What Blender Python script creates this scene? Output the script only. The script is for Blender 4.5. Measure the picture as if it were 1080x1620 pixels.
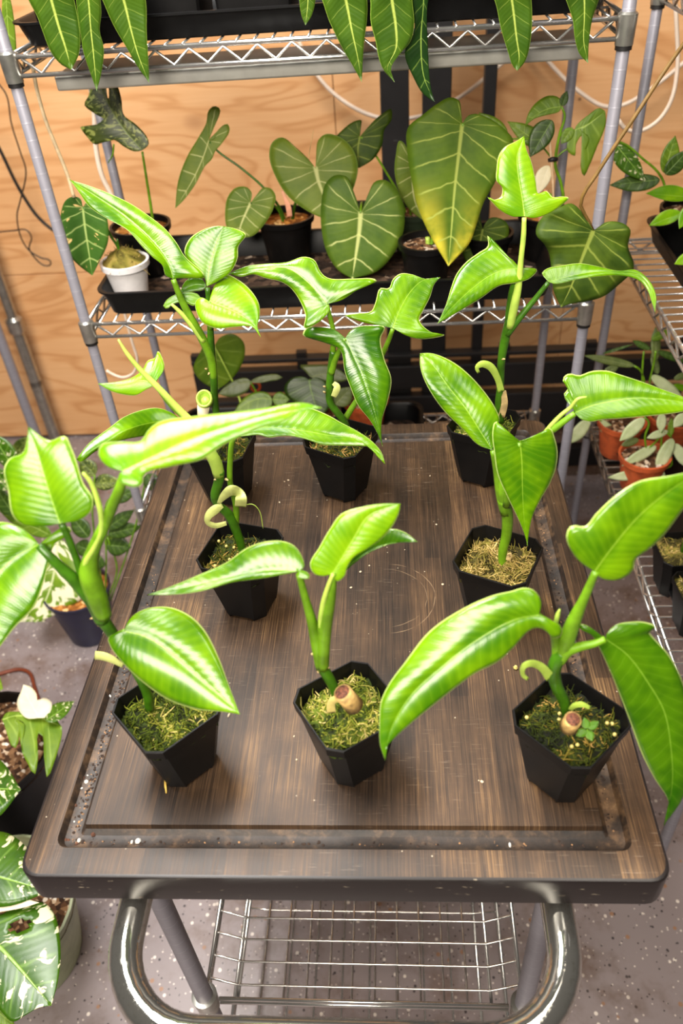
import bpy, bmesh, math, random
import numpy as np
from mathutils import Vector, Matrix

for o in list(bpy.data.objects):
    bpy.data.objects.remove(o, do_unlink=True)
scene = bpy.context.scene
COL = scene.collection
random.seed(7)
rng = np.random.default_rng(7)
PI = math.pi

# ------------------------------------------------------------------ camera
FPX, PITCH, ROLL, YAW, CZ = 1257.8, 0.6951, 0.0818, math.radians(5.5), 1.635


def rotz(v, a):
    return np.array([math.cos(a) * v[0] - math.sin(a) * v[1], math.sin(a) * v[0] + math.cos(a) * v[1], v[2]])


_c, _s = math.cos(PITCH), math.sin(PITCH)
_F = np.array([0, _c, -_s]); _U = np.array([0, _s, _c]); _R = np.array([1.0, 0, 0])
CF = rotz(_F, YAW)
CR = rotz(_R * math.cos(ROLL) - _U * math.sin(ROLL), YAW)
CU = rotz(_U * math.cos(ROLL) + _R * math.sin(ROLL), YAW)
CAM = np.array([0, 0, CZ])

cam = bpy.data.cameras.new('camera')
camo = bpy.data.objects.new('camera', cam)
COL.objects.link(camo)
camo.matrix_world = Matrix(((CR[0], CU[0], -CF[0], 0), (CR[1], CU[1], -CF[1], 0), (CR[2], CU[2], -CF[2], CZ), (0, 0, 0, 1)))
cam.sensor_fit = 'HORIZONTAL'
cam.sensor_width = 36
cam.lens = FPX / 1080 * 36
cam.clip_start = 0.02
cam.dof.use_dof = True
cam.dof.focus_distance = 1.02
cam.dof.aperture_fstop = 7.1
scene.camera = camo

# ------------------------------------------------------------------ world, lamps, exposure
w = bpy.data.worlds.new('room_air'); scene.world = w; w.use_nodes = True
w.node_tree.nodes['Background'].inputs[0].default_value = (1.0, 0.93, 0.84, 1)
w.node_tree.nodes['Background'].inputs[1].default_value = 0.05


def area(name, loc, target, sx, sy, power, col):
    l = bpy.data.lights.new(name, 'AREA'); l.shape = 'RECTANGLE'; l.size = sx; l.size_y = sy
    l.energy = power; l.color = col
    o = bpy.data.objects.new(name, l); COL.objects.link(o); o.location = loc
    o.rotation_euler = (Vector(target) - Vector(loc)).to_track_quat('-Z', 'Y').to_euler()
    return o


area('ceiling_lamp', (-0.62, 0.85, 2.70), (-0.25, 0.80, 0.9), 1.3, 0.55, 92, (1.0, 0.97, 0.93))
area('ceiling_lamp', (0.55, 0.45, 2.70), (0.35, 0.9, 0.9), 0.3, 1.2, 20, (1.0, 0.92, 0.80))
area('ceiling_lamp', (-0.45, -0.75, 2.35), (-0.15, 1.6, 0.95), 1.3, 0.5, 76, (1.0, 0.91, 0.79))
vs = scene.view_settings
vs.view_transform = 'Standard'; vs.look = 'None'; vs.gamma = 1; vs.use_curve_mapping = False
vs.exposure = -0.05


# ------------------------------------------------------------------ geometry helpers
def ray(px, py):
    return CF + (px - 540) / FPX * CR - (py - 810) / FPX * CU


def at(px, py, Y):
    d = ray(px, py)
    return CAM + d * (Y / d[1])


def atz(px, py, z):
    d = ray(px, py)
    return CAM + d * ((z - CZ) / d[2])


ORG = {}


def link(o):
    COL.objects.link(o)
    return o


def thing(name, label, cat, loc, group=None):
    o = link(bpy.data.objects.new(name, None))
    o.location = loc; o.empty_display_size = 0.02
    o['label'] = label; o['category'] = cat
    if group: o['group'] = group
    ORG[o.name] = np.array(loc, float)
    return o


def mobj(name, verts, faces, mat, parent=None, smooth=True, uv=None, fmat=None, mats=None, col=None, org=None):
    """one mesh object from world-space vertices"""
    v = np.asarray(verts, float).reshape(-1, 3)
    if parent is not None:
        o0 = ORG[parent.name]
    else:
        o0 = np.array(org, float) if org is not None else np.zeros(3)
    me = bpy.data.meshes.new(name)
    me.from_pydata((v - o0).tolist(), [], [list(map(int, f)) for f in faces])
    for m in (mats or [mat]):
        me.materials.append(m)
    if fmat is not None:
        me.polygons.foreach_set('material_index', fmat)
    if smooth:
        me.polygons.foreach_set('use_smooth', [True] * len(me.polygons))
    if uv is not None:
        ul = me.uv_layers.new(name='UVMap')
        vi = np.zeros(len(me.loops), int); me.loops.foreach_get('vertex_index', vi)
        ul.data.foreach_set('uv', np.asarray(uv, float)[vi].ravel())
    if col is not None:
        ca = me.color_attributes.new('tone', 'FLOAT_COLOR', 'POINT')
        c4 = np.ones((len(v), 4)); c4[:, :3] = np.asarray(col, float).reshape(len(v), -1)
        ca.data.foreach_set('color', c4.ravel())
    me.update()
    o = link(bpy.data.objects.new(name, me))
    if parent is not None:
        o.parent = parent
        ORG[o.name] = o0
    else:
        o.location = o0
        ORG[o.name] = o0
    return o


def tag(o, label=None, cat=None, group=None, kind=None):
    if label: o['label'] = label
    if cat: o['category'] = cat
    if group: o['group'] = group
    if kind: o['kind'] = kind
    return o


def share(src, name, parent, loc):
    o = link(bpy.data.objects.new(name, src.data)); o.parent = parent; o.location = loc
    ORG[o.name] = ORG[parent.name]
    return o


def spline(P, n):
    """centripetal-ish Catmull-Rom through P, resampled to n points of equal arc length"""
    P = np.asarray(P, float)
    if len(P) == 2:
        t = np.linspace(0, 1, n)[:, None]
        return P[0] * (1 - t) + P[1] * t
    E = np.vstack([2 * P[0] - P[1], P, 2 * P[-1] - P[-2]])
    out = []
    for i in range(1, len(E) - 2):
        p0, p1, p2, p3 = E[i - 1:i + 3]
        d1 = max(np.linalg.norm(p2 - p1), 1e-9)
        d0 = max(np.linalg.norm(p1 - p0), 1e-9); d2 = max(np.linalg.norm(p3 - p2), 1e-9)
        m1 = ((p1 - p0) / d0 * d1 + (p2 - p1)) / 2 if d0 > 0 else (p2 - p1)
        m2 = ((p3 - p2) / d2 * d1 + (p2 - p1)) / 2
        for t in np.linspace(0, 1, 12, endpoint=False):
            h = t * t * t; q = t * t
            out.append((2 * h - 3 * q + 1) * p1 + (h - 2 * q + t) * m1 + (-2 * h + 3 * q) * p2 + (h - q) * m2)
    out.append(P[-1])
    out = np.array(out)
    L = np.concatenate([[0], np.cumsum(np.linalg.norm(np.diff(out, axis=0), axis=1))])
    s = np.linspace(0, L[-1], n)
    return np.stack([np.interp(s, L, out[:, k]) for k in range(out.shape[1])], 1)


def tube_geo(pts, rad, n=8, flat=1.0, cap=True):
    P = np.asarray(pts, float); m = len(P)
    rad = np.broadcast_to(np.asarray(rad, float), (m,))
    T = np.gradient(P, axis=0); T /= np.maximum(np.linalg.norm(T, axis=1), 1e-9)[:, None]
    a = np.array([0, 0, 1.0]) if abs(T[0][2]) < .9 else np.array([1.0, 0, 0])
    N = np.cross(T[0], a); N /= np.linalg.norm(N)
    V = []; Fc = []
    for i in range(m):
        N = N - T[i] * (N @ T[i]); N /= np.linalg.norm(N)
        B = np.cross(T[i], N)
        for k in range(n):
            th = 2 * PI * k / n
            V.append(P[i] + rad[i] * (math.cos(th) * N + flat * math.sin(th) * B))
    for i in range(m - 1):
        for k in range(n):
            k2 = (k + 1) % n
            Fc.append((i * n + k, i * n + k2, (i + 1) * n + k2, (i + 1) * n + k))
    if cap:
        Fc.append(tuple(range(n - 1, -1, -1))); Fc.append(tuple((m - 1) * n + k for k in range(n)))
    return V, Fc


class MB:
    def __init__(s): s.v = []; s.f = []; s.m = []
    def add(s, V, Fc, mi=0):
        o = len(s.v); s.v += [np.asarray(p, float) for p in V]; s.f += [tuple(i + o for i in f) for f in Fc]; s.m += [mi] * len(Fc)
        return s
    def tube(s, pts, r, n=8, mi=0, flat=1.0): return s.add(*tube_geo(pts, r, n, flat), mi)
    def box(s, a, b, mi=0):
        (x0, y0, z0), (x1, y1, z1) = a, b
        V = [(x, y, z) for z in (z0, z1) for y in (y0, y1) for x in (x0, x1)]
        return s.add(V, [(0, 2, 3, 1), (4, 5, 7, 6), (0, 1, 5, 4), (2, 6, 7, 3), (0, 4, 6, 2), (1, 3, 7, 5)], mi)
    def loops(s, loops, mi=0, cap0=True, cap1=True, mis=None):
        n = len(loops[0]); o = len(s.v)
        for l in loops: s.v += [np.asarray(p, float) for p in l]
        for i in range(len(loops) - 1):
            for k in range(n):
                k2 = (k + 1) % n
                s.f.append((o + i * n + k, o + i * n + k2, o + (i + 1) * n + k2, o + (i + 1) * n + k))
                s.m.append(mis[i] if mis else mi)
        if cap0: s.f.append(tuple(o + k for k in range(n - 1, -1, -1))); s.m.append(mis[0] if mis else mi)
        if cap1: s.f.append(tuple(o + (len(loops) - 1) * n + k for k in range(n))); s.m.append(mis[-1] if mis else mi)
        return s
    def build(s, name, mat, parent=None, smooth=False, mats=None, org=None):
        return mobj(name, s.v, s.f, mat, parent, smooth, fmat=s.m if mats else None, mats=mats, org=org)


def bevel(o, w, seg=2):
    m = o.modifiers.new('bevel', 'BEVEL'); m.width = w; m.segments = seg; m.limit_method = 'ANGLE'; m.angle_limit = 0.6
    return o


def smooth_angle(o, ang=35):
    me = o.data
    bm = bmesh.new(); bm.from_mesh(me)
    for e in bm.edges:
        if len(e.link_faces) == 2 and e.calc_face_angle(0) > math.radians(ang): e.smooth = False
    for f in bm.faces: f.smooth = True
    bm.to_mesh(me); bm.free()
    return o


def circ(c, r, z, n=24):
    return [(c[0] + r * math.cos(2 * PI * k / n), c[1] + r * math.sin(2 * PI * k / n), z) for k in range(n)]


def rrect(cx, cy, hx, hy, r, z, n=5, rot=0):
    pts = []
    for (sx, sy, a0) in ((1, 1, 0), (-1, 1, 90), (-1, -1, 180), (1, -1, 270)):
        for k in range(n):
            a = math.radians(a0 + 90 * k / (n - 1))
            pts.append((sx * (hx - r) + r * math.cos(a), sy * (hy - r) + r * math.sin(a)))
    c, s_ = math.cos(rot), math.sin(rot)
    return [(cx + c * x - s_ * y, cy + s_ * x + c * y, z) for x, y in pts]


# ------------------------------------------------------------------ materials
def srgb(r, g, b):
    f = lambda c: (c / 255 / 12.92) if c <= 10.3 else ((c / 255 + .055) / 1.055) ** 2.4
    return (f(r), f(g), f(b), 1)


class NT:
    def __init__(s, name):
        s.m = bpy.data.materials.new(name); s.m.use_nodes = True
        s.t = s.m.node_tree; s.b = s.t.nodes['Principled BSDF']; s.out = s.t.nodes['Material Output']
    def n(s, typ, **kw):
        nd = s.t.nodes.new(typ)
        for k, v in kw.items():
            if k.startswith('i_'):
                key = k[2:]; key = int(key) if key.isdigit() else key
                s.set(nd.inputs[key], v)
            else: setattr(nd, k, v)
        return nd
    def set(s, inp, v):
        if hasattr(v, 'links') or isinstance(v, bpy.types.NodeSocket): s.t.links.new(v, inp)
        else: inp.default_value = v
    def math(s, op, a, b=0.0, c=0.0, clamp=False):
        nd = s.t.nodes.new('ShaderNodeMath'); nd.operation = op; nd.use_clamp = clamp
        s.set(nd.inputs[0], a); s.set(nd.inputs[1], b); s.set(nd.inputs[2], c)
        return nd.outputs[0]
    def mix(s, fac, a, b, blend='MIX'):
        nd = s.t.nodes.new('ShaderNodeMix'); nd.data_type = 'RGBA'; nd.blend_type = blend
        s.set(nd.inputs[0], fac); s.set(nd.inputs[6], a); s.set(nd.inputs[7], b)
        return nd.outputs[2]
    def ramp(s, fac, stops, interp='LINEAR'):
        nd = s.t.nodes.new('ShaderNodeValToRGB'); cr = nd.color_ramp; cr.interpolation = interp
        while len(cr.elements) < len(stops): cr.elements.new(0.5)
        for e, (p, c) in zip(cr.elements, stops): e.position = p; e.color = c if len(c) == 4 else (*c, 1)
        s.set(nd.inputs[0], fac)
        return nd.outputs[0]
    def smooth(s, x, a, b):
        nd = s.t.nodes.new('ShaderNodeMapRange'); nd.interpolation_type = 'SMOOTHSTEP'
        s.set(nd.inputs[0], x); nd.inputs[1].default_value = a; nd.inputs[2].default_value = b
        return nd.outputs[0]
    def noise(s, vec, scale, detail=3, rough=.55, dist=0.0):
        nd = s.n('ShaderNodeTexNoise'); s.set(nd.inputs['Vector'], vec)
        nd.inputs['Scale'].default_value = scale; nd.inputs['Detail'].default_value = detail
        nd.inputs['Roughness'].default_value = rough; nd.inputs['Distortion'].default_value = dist
        return nd.outputs[0]
    def coord(s, kind='Object'): return s.n('ShaderNodeTexCoord').outputs[kind]
    def mapping(s, vec, sc=(1, 1, 1), rot=(0, 0, 0), loc=(0, 0, 0)):
        nd = s.n('ShaderNodeMapping'); s.set(nd.inputs[0], vec)
        nd.inputs['Scale'].default_value = sc; nd.inputs['Rotation'].default_value = rot; nd.inputs['Location'].default_value = loc
        return nd.outputs[0]
    def bump(s, h, strength, dist=.001):
        nd = s.n('ShaderNodeBump'); s.set(nd.inputs['Height'], h)
        nd.inputs['Strength'].default_value = strength; nd.inputs['Distance'].default_value = dist
        s.t.links.new(nd.outputs[0], s.b.inputs['Normal'])
        return nd.outputs[0]
    def fin(s, color=None, rough=.5, metal=0.0, spec=.5):
        if color is not None: s.set(s.b.inputs['Base Color'], color)
        s.set(s.b.inputs['Roughness'], rough); s.set(s.b.inputs['Metallic'], metal)
        s.b.inputs['Specular IOR Level'].default_value = spec
        return s.m


def simple(name, col, rough=.5, metal=0.0, spec=.5, nscale=60, namp=.12, bump=0.0):
    t = NT(name)
    nz = t.noise(t.coord(), nscale, 4)
    dark = tuple(c * (1 - namp * 2) for c in col[:3]) + (1,)
    light = tuple(min(1, c * (1 + namp)) for c in col[:3]) + (1,)
    c = t.mix(t.smooth(nz, .3, .7), dark, light)
    if bump: t.bump(nz, bump)
    return t.fin(c, rough, metal, spec)


def leafmat(name, base, dark, vein, mid=None, nv=9, vw=.10, vs_=.6, rough=.3, trans=.22, edge=None, sat=None,
            band=.5, midw=.035, var=None, varcol=None, varscale=6.0, varthr=.52, coat=0.0, bumps=.35, yellow=0.0, mids=.85):
    """leaf blade: u across (0.5 = midrib), v along the veins"""
    t = NT(name)
    uv = t.n('ShaderNodeUVMap').outputs[0]
    sp = t.n('ShaderNodeSeparateXYZ'); t.t.links.new(uv, sp.inputs[0])
    u = t.math('MULTIPLY', t.math('ABSOLUTE', t.math('SUBTRACT', sp.outputs[0], .5)), 2.0)
    v = sp.outputs[1]
    ob = t.coord()
    nz = t.noise(ob, 22, 3)
    fine = t.noise(ob, 260, 2)
    vv = t.math('ADD', v, t.math('MULTIPLY', t.math('SUBTRACT', nz, .5), .05))
    saw = t.math('FRACT', t.math('MULTIPLY', vv, float(nv)))
    tri = t.math('MULTIPLY', t.math('ABSOLUTE', t.math('SUBTRACT', saw, .5)), 2.0)   # 1 on the vein
    veinm = t.smooth(tri, 1 - vw * 2, 1.0)
    saw2 = t.math('FRACT', t.math('MULTIPLY', vv, float(nv) * 3.7))
    tri2 = t.math('MULTIPLY', t.math('ABSOLUTE', t.math('SUBTRACT', saw2, .5)), 2.0)
    fade = t.smooth(u, 1.0, .72)
    veinm = t.math('MULTIPLY', veinm, fade)
    bandf = t.math('MULTIPLY', t.smooth(nz, .32, .68), band)
    bandf = t.math('ADD', bandf, t.math('MULTIPLY', t.math('SUBTRACT', 1.0, tri), .17 * band), clamp=True)
    col = t.mix(bandf, base, dark)
    col = t.mix(t.math('MULTIPLY', t.math('MULTIPLY', tri2, tri2), .10), col, dark)
    if yellow:
        yf = t.math('MULTIPLY', t.smooth(v, .55, 1.0), t.smooth(nz, .25, .6))
        yf = t.math('MULTIPLY', yf, t.math('MULTIPLY', t.smooth(u, .1, .9), yellow))
        col = t.mix(yf, col, srgb(225, 205, 60))
    if var is not None:
        sc = t.n('ShaderNodeCombineXYZ')
        t.set(sc.inputs[0], t.math('MULTIPLY', sp.outputs[0], 5.0)); t.set(sc.inputs[1], t.math('MULTIPLY', vv, 16.0))
        vn = t.noise(sc.outputs[0], varscale * .045, 3, .5, .8)
        vn2 = t.noise(ob, varscale, 3, .6)
        vf = t.smooth(t.math('ADD', t.math('MULTIPLY', vn, .72), t.math('MULTIPLY', vn2, .28)), varthr - .012, varthr + .02)
        col = t.mix(vf, col, var)
    col = t.mix(t.math('MULTIPLY', veinm, vs_), col, vein)
    midf = t.smooth(u, midw * 1.6, midw * .5)
    col = t.mix(t.math('MULTIPLY', midf, mids), col, mid or vein)
    if edge is not None:
        col = t.mix(t.math('MULTIPLY', t.smooth(u, .955, .99), .8), col, edge)
    h = t.math('ADD', t.math('MULTIPLY', tri, -.5), t.math('MULTIPLY', tri2, -.2))
    h = t.math('ADD', h, t.math('MULTIPLY', midf, -.8))
    h = t.math('ADD', h, t.math('MULTIPLY', fine, .10))
    nrm = t.bump(h, bumps, .0012)
    t.fin(col, rough, 0, .18 if rough > .4 else .45)
    if coat:
        t.b.inputs['Coat Weight'].default_value = coat; t.b.inputs['Coat Roughness'].default_value = .18
    tr = t.n('ShaderNodeBsdfTranslucent'); t.set(tr.inputs[0], t.mix(.25, col, (.55, .75, .02, 1)))
    mx = t.n('ShaderNodeMixShader'); mx.inputs[0].default_value = trans
    t.t.links.new(t.b.outputs[0], mx.inputs[1]); t.t.links.new(tr.outputs[0], mx.inputs[2])
    t.t.links.new(mx.outputs[0], t.out.inputs[0])
    return t.m


EDGE = srgb(205, 225, 130)
LM = {
 'lime': leafmat('leaf_lime', srgb(134, 176, 10), srgb(84, 138, 6), srgb(190, 212, 84), nv=22, vs_=.05, rough=.22, trans=.22, edge=EDGE, band=.85, bumps=.14, midw=.018, mids=.5),
 'green': leafmat('leaf_green', srgb(108, 150, 6), srgb(58, 104, 4), srgb(158, 192, 60), nv=22, vs_=.05, rough=.20, trans=.17, edge=EDGE, band=.9, coat=.04, bumps=.14, midw=.018, mids=.5),
 'deep': leafmat('leaf_deep', srgb(76, 120, 6), srgb(38, 82, 4), srgb(138, 178, 56), nv=22, vs_=.06, rough=.19, trans=.14, edge=EDGE, band=.9, coat=.06, bumps=.14, midw=.02, mids=.5),
 'glor': leafmat('leaf_pale_veined', srgb(118, 134, 46), srgb(72, 104, 26), srgb(208, 210, 140), nv=8, vw=.06, vs_=.8, rough=.48, trans=.14, band=.55, midw=.05, edge=srgb(130, 160, 70)),
 'glordark': leafmat('leaf_dark_veined', srgb(88, 112, 30), srgb(48, 80, 18), srgb(200, 206, 128), nv=8, vw=.06, vs_=.85, rough=.5, trans=.12, band=.6, midw=.05),
 'melano': leafmat('leaf_velvet', srgb(90, 114, 24), srgb(50, 82, 14), srgb(166, 178, 84), nv=9, vw=.06, vs_=.8, rough=.55, trans=.12, band=.6, midw=.035, yellow=1.0),
 'velvet': leafmat('leaf_velvet_dark', srgb(72, 92, 18), srgb(38, 60, 8), srgb(136, 148, 62), nv=8, vw=.09, vs_=.7, rough=.55, trans=.1, band=.8, midw=.04),
 'strap': leafmat('leaf_strap', srgb(70, 102, 18), srgb(40, 72, 12), srgb(180, 196, 92), nv=9, vw=.04, vs_=.32, rough=.33, trans=.15, band=.6, midw=.06, edge=srgb(150, 180, 70)),
 'strapd': leafmat('leaf_strap_dark', srgb(28, 60, 14), srgb(14, 40, 10), srgb(150, 180, 80), nv=9, vw=.05, vs_=.4, rough=.33, trans=.1, band=.6, midw=.05),
 'back': leafmat('leaf_house', srgb(114, 142, 30), srgb(70, 108, 16), srgb(170, 196, 90), nv=6, vs_=.35, rough=.4, trans=.2, band=.6),
 'backd': leafmat('leaf_house_dark', srgb(60, 86, 20), srgb(32, 58, 12), srgb(120, 150, 70), nv=6, vs_=.4, rough=.38, trans=.12, band=.6),
 'vari': leafmat('leaf_marbled', srgb(72, 112, 14), srgb(36, 76, 8), srgb(150, 190, 80), nv=7, vs_=.3, rough=.3, trans=.2, band=.7, var=srgb(236, 230, 188), varscale=22, varthr=.575),
 'variw': leafmat('leaf_half_cream', srgb(128, 160, 36), srgb(84, 120, 20), srgb(220, 225, 170), nv=7, vs_=.3, rough=.4, trans=.2, band=.7, var=srgb(240, 234, 200), varscale=14, varthr=.50),
 'varid': leafmat('leaf_dark_marbled', srgb(72, 86, 20), srgb(38, 54, 10), srgb(120, 140, 60), nv=7, vs_=.3, rough=.4, trans=.1, band=.8, var=srgb(150, 160, 80), varscale=40, varthr=.55),
 'patch': leafmat('leaf_scorched', srgb(66, 104, 32), srgb(38, 72, 22), srgb(170, 190, 110), nv=7, vw=.08, vs_=.8, rough=.48, trans=.12, band=.5, midw=.04, var=srgb(226, 190, 120), varscale=18, varthr=.615),
 'cream': leafmat('leaf_cream', srgb(244, 236, 208), srgb(232, 220, 180), srgb(250, 244, 220), nv=6, vs_=.3, rough=.4, trans=.25, band=.5),
 'silver': leafmat('leaf_silver', srgb(206, 212, 168), srgb(160, 176, 118), srgb(190, 200, 160), nv=6, vs_=.2, rough=.4, trans=.15, band=.6, midw=.03),
 'olive': leafmat('leaf_olive', srgb(108, 120, 62), srgb(70, 88, 40), srgb(150, 160, 100), nv=6, vs_=.2, rough=.4, trans=.12, band=.6),
}
STEM = simple('stem_green', srgb(104, 148, 22), .38, nscale=40, namp=.2)
STEMD = simple('stem_deep_green', srgb(58, 104, 12), .34, nscale=40, namp=.25)
STEML = simple('stem_pale_green', srgb(176, 206, 84), .4, nscale=40, namp=.12)
SHEATH = simple('sheath_pale', srgb(212, 220, 130), .45, nscale=50, namp=.12)
HUSK = simple('husk_tan', srgb(206, 178, 120), .6, nscale=60, namp=.2)
CUT = simple('cut_stem_pith', srgb(112, 66, 46), .8, nscale=420, namp=.4, bump=.4)
BARK = simple('cut_stem_bark', srgb(196, 160, 96), .6, nscale=120, namp=.25, bump=.2)
BLACK = simple('pot_black_plastic', srgb(13, 12, 12), .42, spec=.22, nscale=30, namp=.15)
TRAYM = simple('tray_black_plastic', srgb(11, 11, 12), .42, spec=.22, nscale=30, namp=.15)
WHITEP = simple('pot_white_plastic', srgb(226, 222, 222), .45, nscale=30, namp=.05)
TERRA = simple('pot_terracotta', srgb(190, 86, 40), .7, nscale=50, namp=.15)
NAVY = simple('pot_navy', srgb(30, 30, 58), .4, nscale=30, namp=.1)
OLIVEP = simple('pot_sage', srgb(168, 176, 140), .5, nscale=30, namp=.08)
GREENP = simple('pot_dark_green', srgb(40, 52, 34), .5, nscale=30, namp=.1)
POSTM = simple('post_grey_coating', srgb(150, 148, 158), .36, .55, nscale=30, namp=.06)
WIREM = simple('wire_chrome', srgb(214, 212, 208), .22, .9, nscale=30, namp=.04)
STEELM = simple('collar_steel', srgb(176, 174, 166), .3, .85, nscale=50, namp=.1)
BLKM = simple('black_steel', srgb(22, 20, 20), .5, nscale=30, namp=.1)
HOSE = simple('white_hose', srgb(226, 206, 186), .5, nscale=30, namp=.05)
CABLE = simple('black_cable', srgb(24, 20, 18), .5, nscale=30, namp=.1)
REDC = simple('brown_cable', srgb(110, 48, 22), .5, nscale=30, namp=.1)
ALU = simple('aluminium', srgb(170, 168, 160), .4, .6, nscale=30, namp=.05)


def chrome_mat():
    t = NT('handle_chrome'); ob = t.coord()
    a = t.noise(ob, 90, 5, .7); b = t.noise(ob, 420, 3, .6)
    s_ = t.smooth(t.math('ADD', t.math('MULTIPLY', a, .6), t.math('MULTIPLY', b, .4)), .52, .64)
    c = t.mix(t.math('MULTIPLY', s_, .55), srgb(208, 206, 198), srgb(150, 146, 128))
    r = t.math('ADD', .06, t.math('MULTIPLY', s_, .16))
    return t.fin(c, r, .95)


CHROME = chrome_mat()


def ring_post_mat():
    t = NT('post_ringed'); ob = t.coord()
    sp = t.n('ShaderNodeSeparateXYZ'); t.t.links.new(ob, sp.inputs[0])
    fr = t.math('FRACT', t.math('MULTIPLY', sp.outputs[2], 1 / .0254))
    g = t.smooth(t.math('ABSOLUTE', t.math('SUBTRACT', fr, .5)), .05, .0)
    nz = t.noise(ob, 60, 3)
    c = t.mix(t.math('MULTIPLY', nz, .5), srgb(150, 148, 157), srgb(126, 124, 132))
    c = t.mix(t.math('MULTIPLY', g, .3), c, srgb(180, 178, 186))
    t.bump(g, .15, .001)
    return t.fin(c, .42, .3)


RINGP = ring_post_mat()


def board_mat():
    t = NT('stained_bamboo'); ob = t.coord()
    sp = t.n('ShaderNodeSeparateXYZ'); t.t.links.new(ob, sp.inputs[0])
    wob = t.math('MULTIPLY', t.math('SUBTRACT', t.noise(ob, 2.5, 2), .5), .02)
    xi = t.math('FLOOR', t.math('MULTIPLY', t.math('ADD', sp.outputs[0], 5.0), 1 / .021))
    yi = t.math('FLOOR', t.math('ADD', t.math('MULTIPLY', sp.outputs[1], 1.6), t.math('MULTIPLY', xi, .37)))
    cmb = t.n('ShaderNodeCombineXYZ'); t.set(cmb.inputs[0], xi); t.set(cmb.inputs[1], yi)
    wn = t.n('ShaderNodeTexWhiteNoise', noise_dimensions='2D'); t.t.links.new(cmb.outputs[0], wn.inputs['Vector'])
    g1 = t.noise(t.mapping(ob, (760, 9, 1)), 1.0, 4, .65)
    g2 = t.noise(t.mapping(ob, (1500, 22, 1)), 1.0, 3, .6)
    blot = t.noise(ob, 7, 4, .6)
    f = t.math('ADD', t.math('MULTIPLY', g1, .62), t.math('MULTIPLY', g2, .30))
    f = t.math('ADD', f, t.math('MULTIPLY', t.math('SUBTRACT', wn.outputs[0], .5), .16))
    f = t.math('ADD', f, t.math('MULTIPLY', t.math('SUBTRACT', blot, .5), .55))
    c = t.ramp(f, [(.26, srgb(24, 16, 10)), (.42, srgb(50, 36, 24)), (.56, srgb(76, 56, 38)), (.76, srgb(140, 108, 70))])
    # worn, dusty scratches across the grain
    sc = t.noise(t.mapping(ob, (30, 700, 1)), 1.0, 3, .6)
    wear = t.math('MULTIPLY', t.smooth(sc, .62, .75), t.smooth(t.noise(ob, 5, 2), .42, .62))
    c = t.mix(t.math('MULTIPLY', wear, .45), c, srgb(170, 150, 130))
    v = t.n('ShaderNodeTexVoronoi'); v.inputs['Scale'].default_value = 95; t.set(v.inputs['Vector'], ob)
    spk = t.math('MULTIPLY', t.smooth(v.outputs['Distance'], .10, .05), t.smooth(t.noise(ob, 14, 2), .56, .62))
    c = t.mix(t.math('MULTIPLY', spk, .7), c, srgb(205, 190, 165))
    c0_ = atz(612, 945, .88); c1_ = atz(688, 950, .88); rr0 = float(np.linalg.norm(c1_ - c0_))
    for (rad, wd_) in ((rr0, .0009), (rr0 * .83, .0006)):
        dx_ = t.math('SUBTRACT', sp.outputs[0], float(c0_[0] + .0705)); dy_ = t.math('SUBTRACT', sp.outputs[1], float(c0_[1] - .743))
        dd_ = t.math('SQRT', t.math('ADD', t.math('MULTIPLY', dx_, dx_), t.math('MULTIPLY', dy_, dy_)))
        ringm = t.smooth(t.math('ABSOLUTE', t.math('SUBTRACT', t.math('ADD', dd_, t.math('MULTIPLY', t.math('SUBTRACT', t.noise(ob, 30, 2), .5), .006)), rad)), wd_, wd_ * .3)
        ringm = t.math('MULTIPLY', ringm, t.math('MULTIPLY', t.smooth(dx_, .0, .02), t.smooth(t.noise(ob, 60, 3), .35, .6)))
        c = t.mix(t.math('MULTIPLY', ringm, .28), c, srgb(190, 160, 125))
    t.bump(f, .25, .0006)
    r = t.math('ADD', .34, t.math('MULTIPLY', g1, .22))
    return t.fin(c, r, 0, .4)


def groove_mat():
    t = NT('groove_dusty'); ob = t.coord()
    a = t.noise(ob, 60, 5, .7); b = t.noise(ob, 9, 3)
    f = t.math('ADD', t.math('MULTIPLY', a, .6), t.math('MULTIPLY', b, .5))
    c = t.ramp(f, [(.44, srgb(22, 17, 14)), (.57, srgb(46, 35, 27)), (.70, srgb(96, 73, 51)), (.88, srgb(156, 126, 92))])
    t.bump(a, .4, .001)
    return t.fin(c, .5)


def side_mat():
    t = NT('board_edge_dark'); ob = t.coord()
    a = t.noise(t.mapping(ob, (12, 12, 160)), 1.0, 4, .6); b = t.noise(t.mapping(ob, (60, 60, 300)), 1, 3)
    c = t.mix(a, srgb(22, 18, 18), srgb(34, 28, 27))
    c = t.mix(t.math('MULTIPLY', t.smooth(b, .68, .74), .5), c, srgb(190, 175, 150))
    return t.fin(c, .36)


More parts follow.
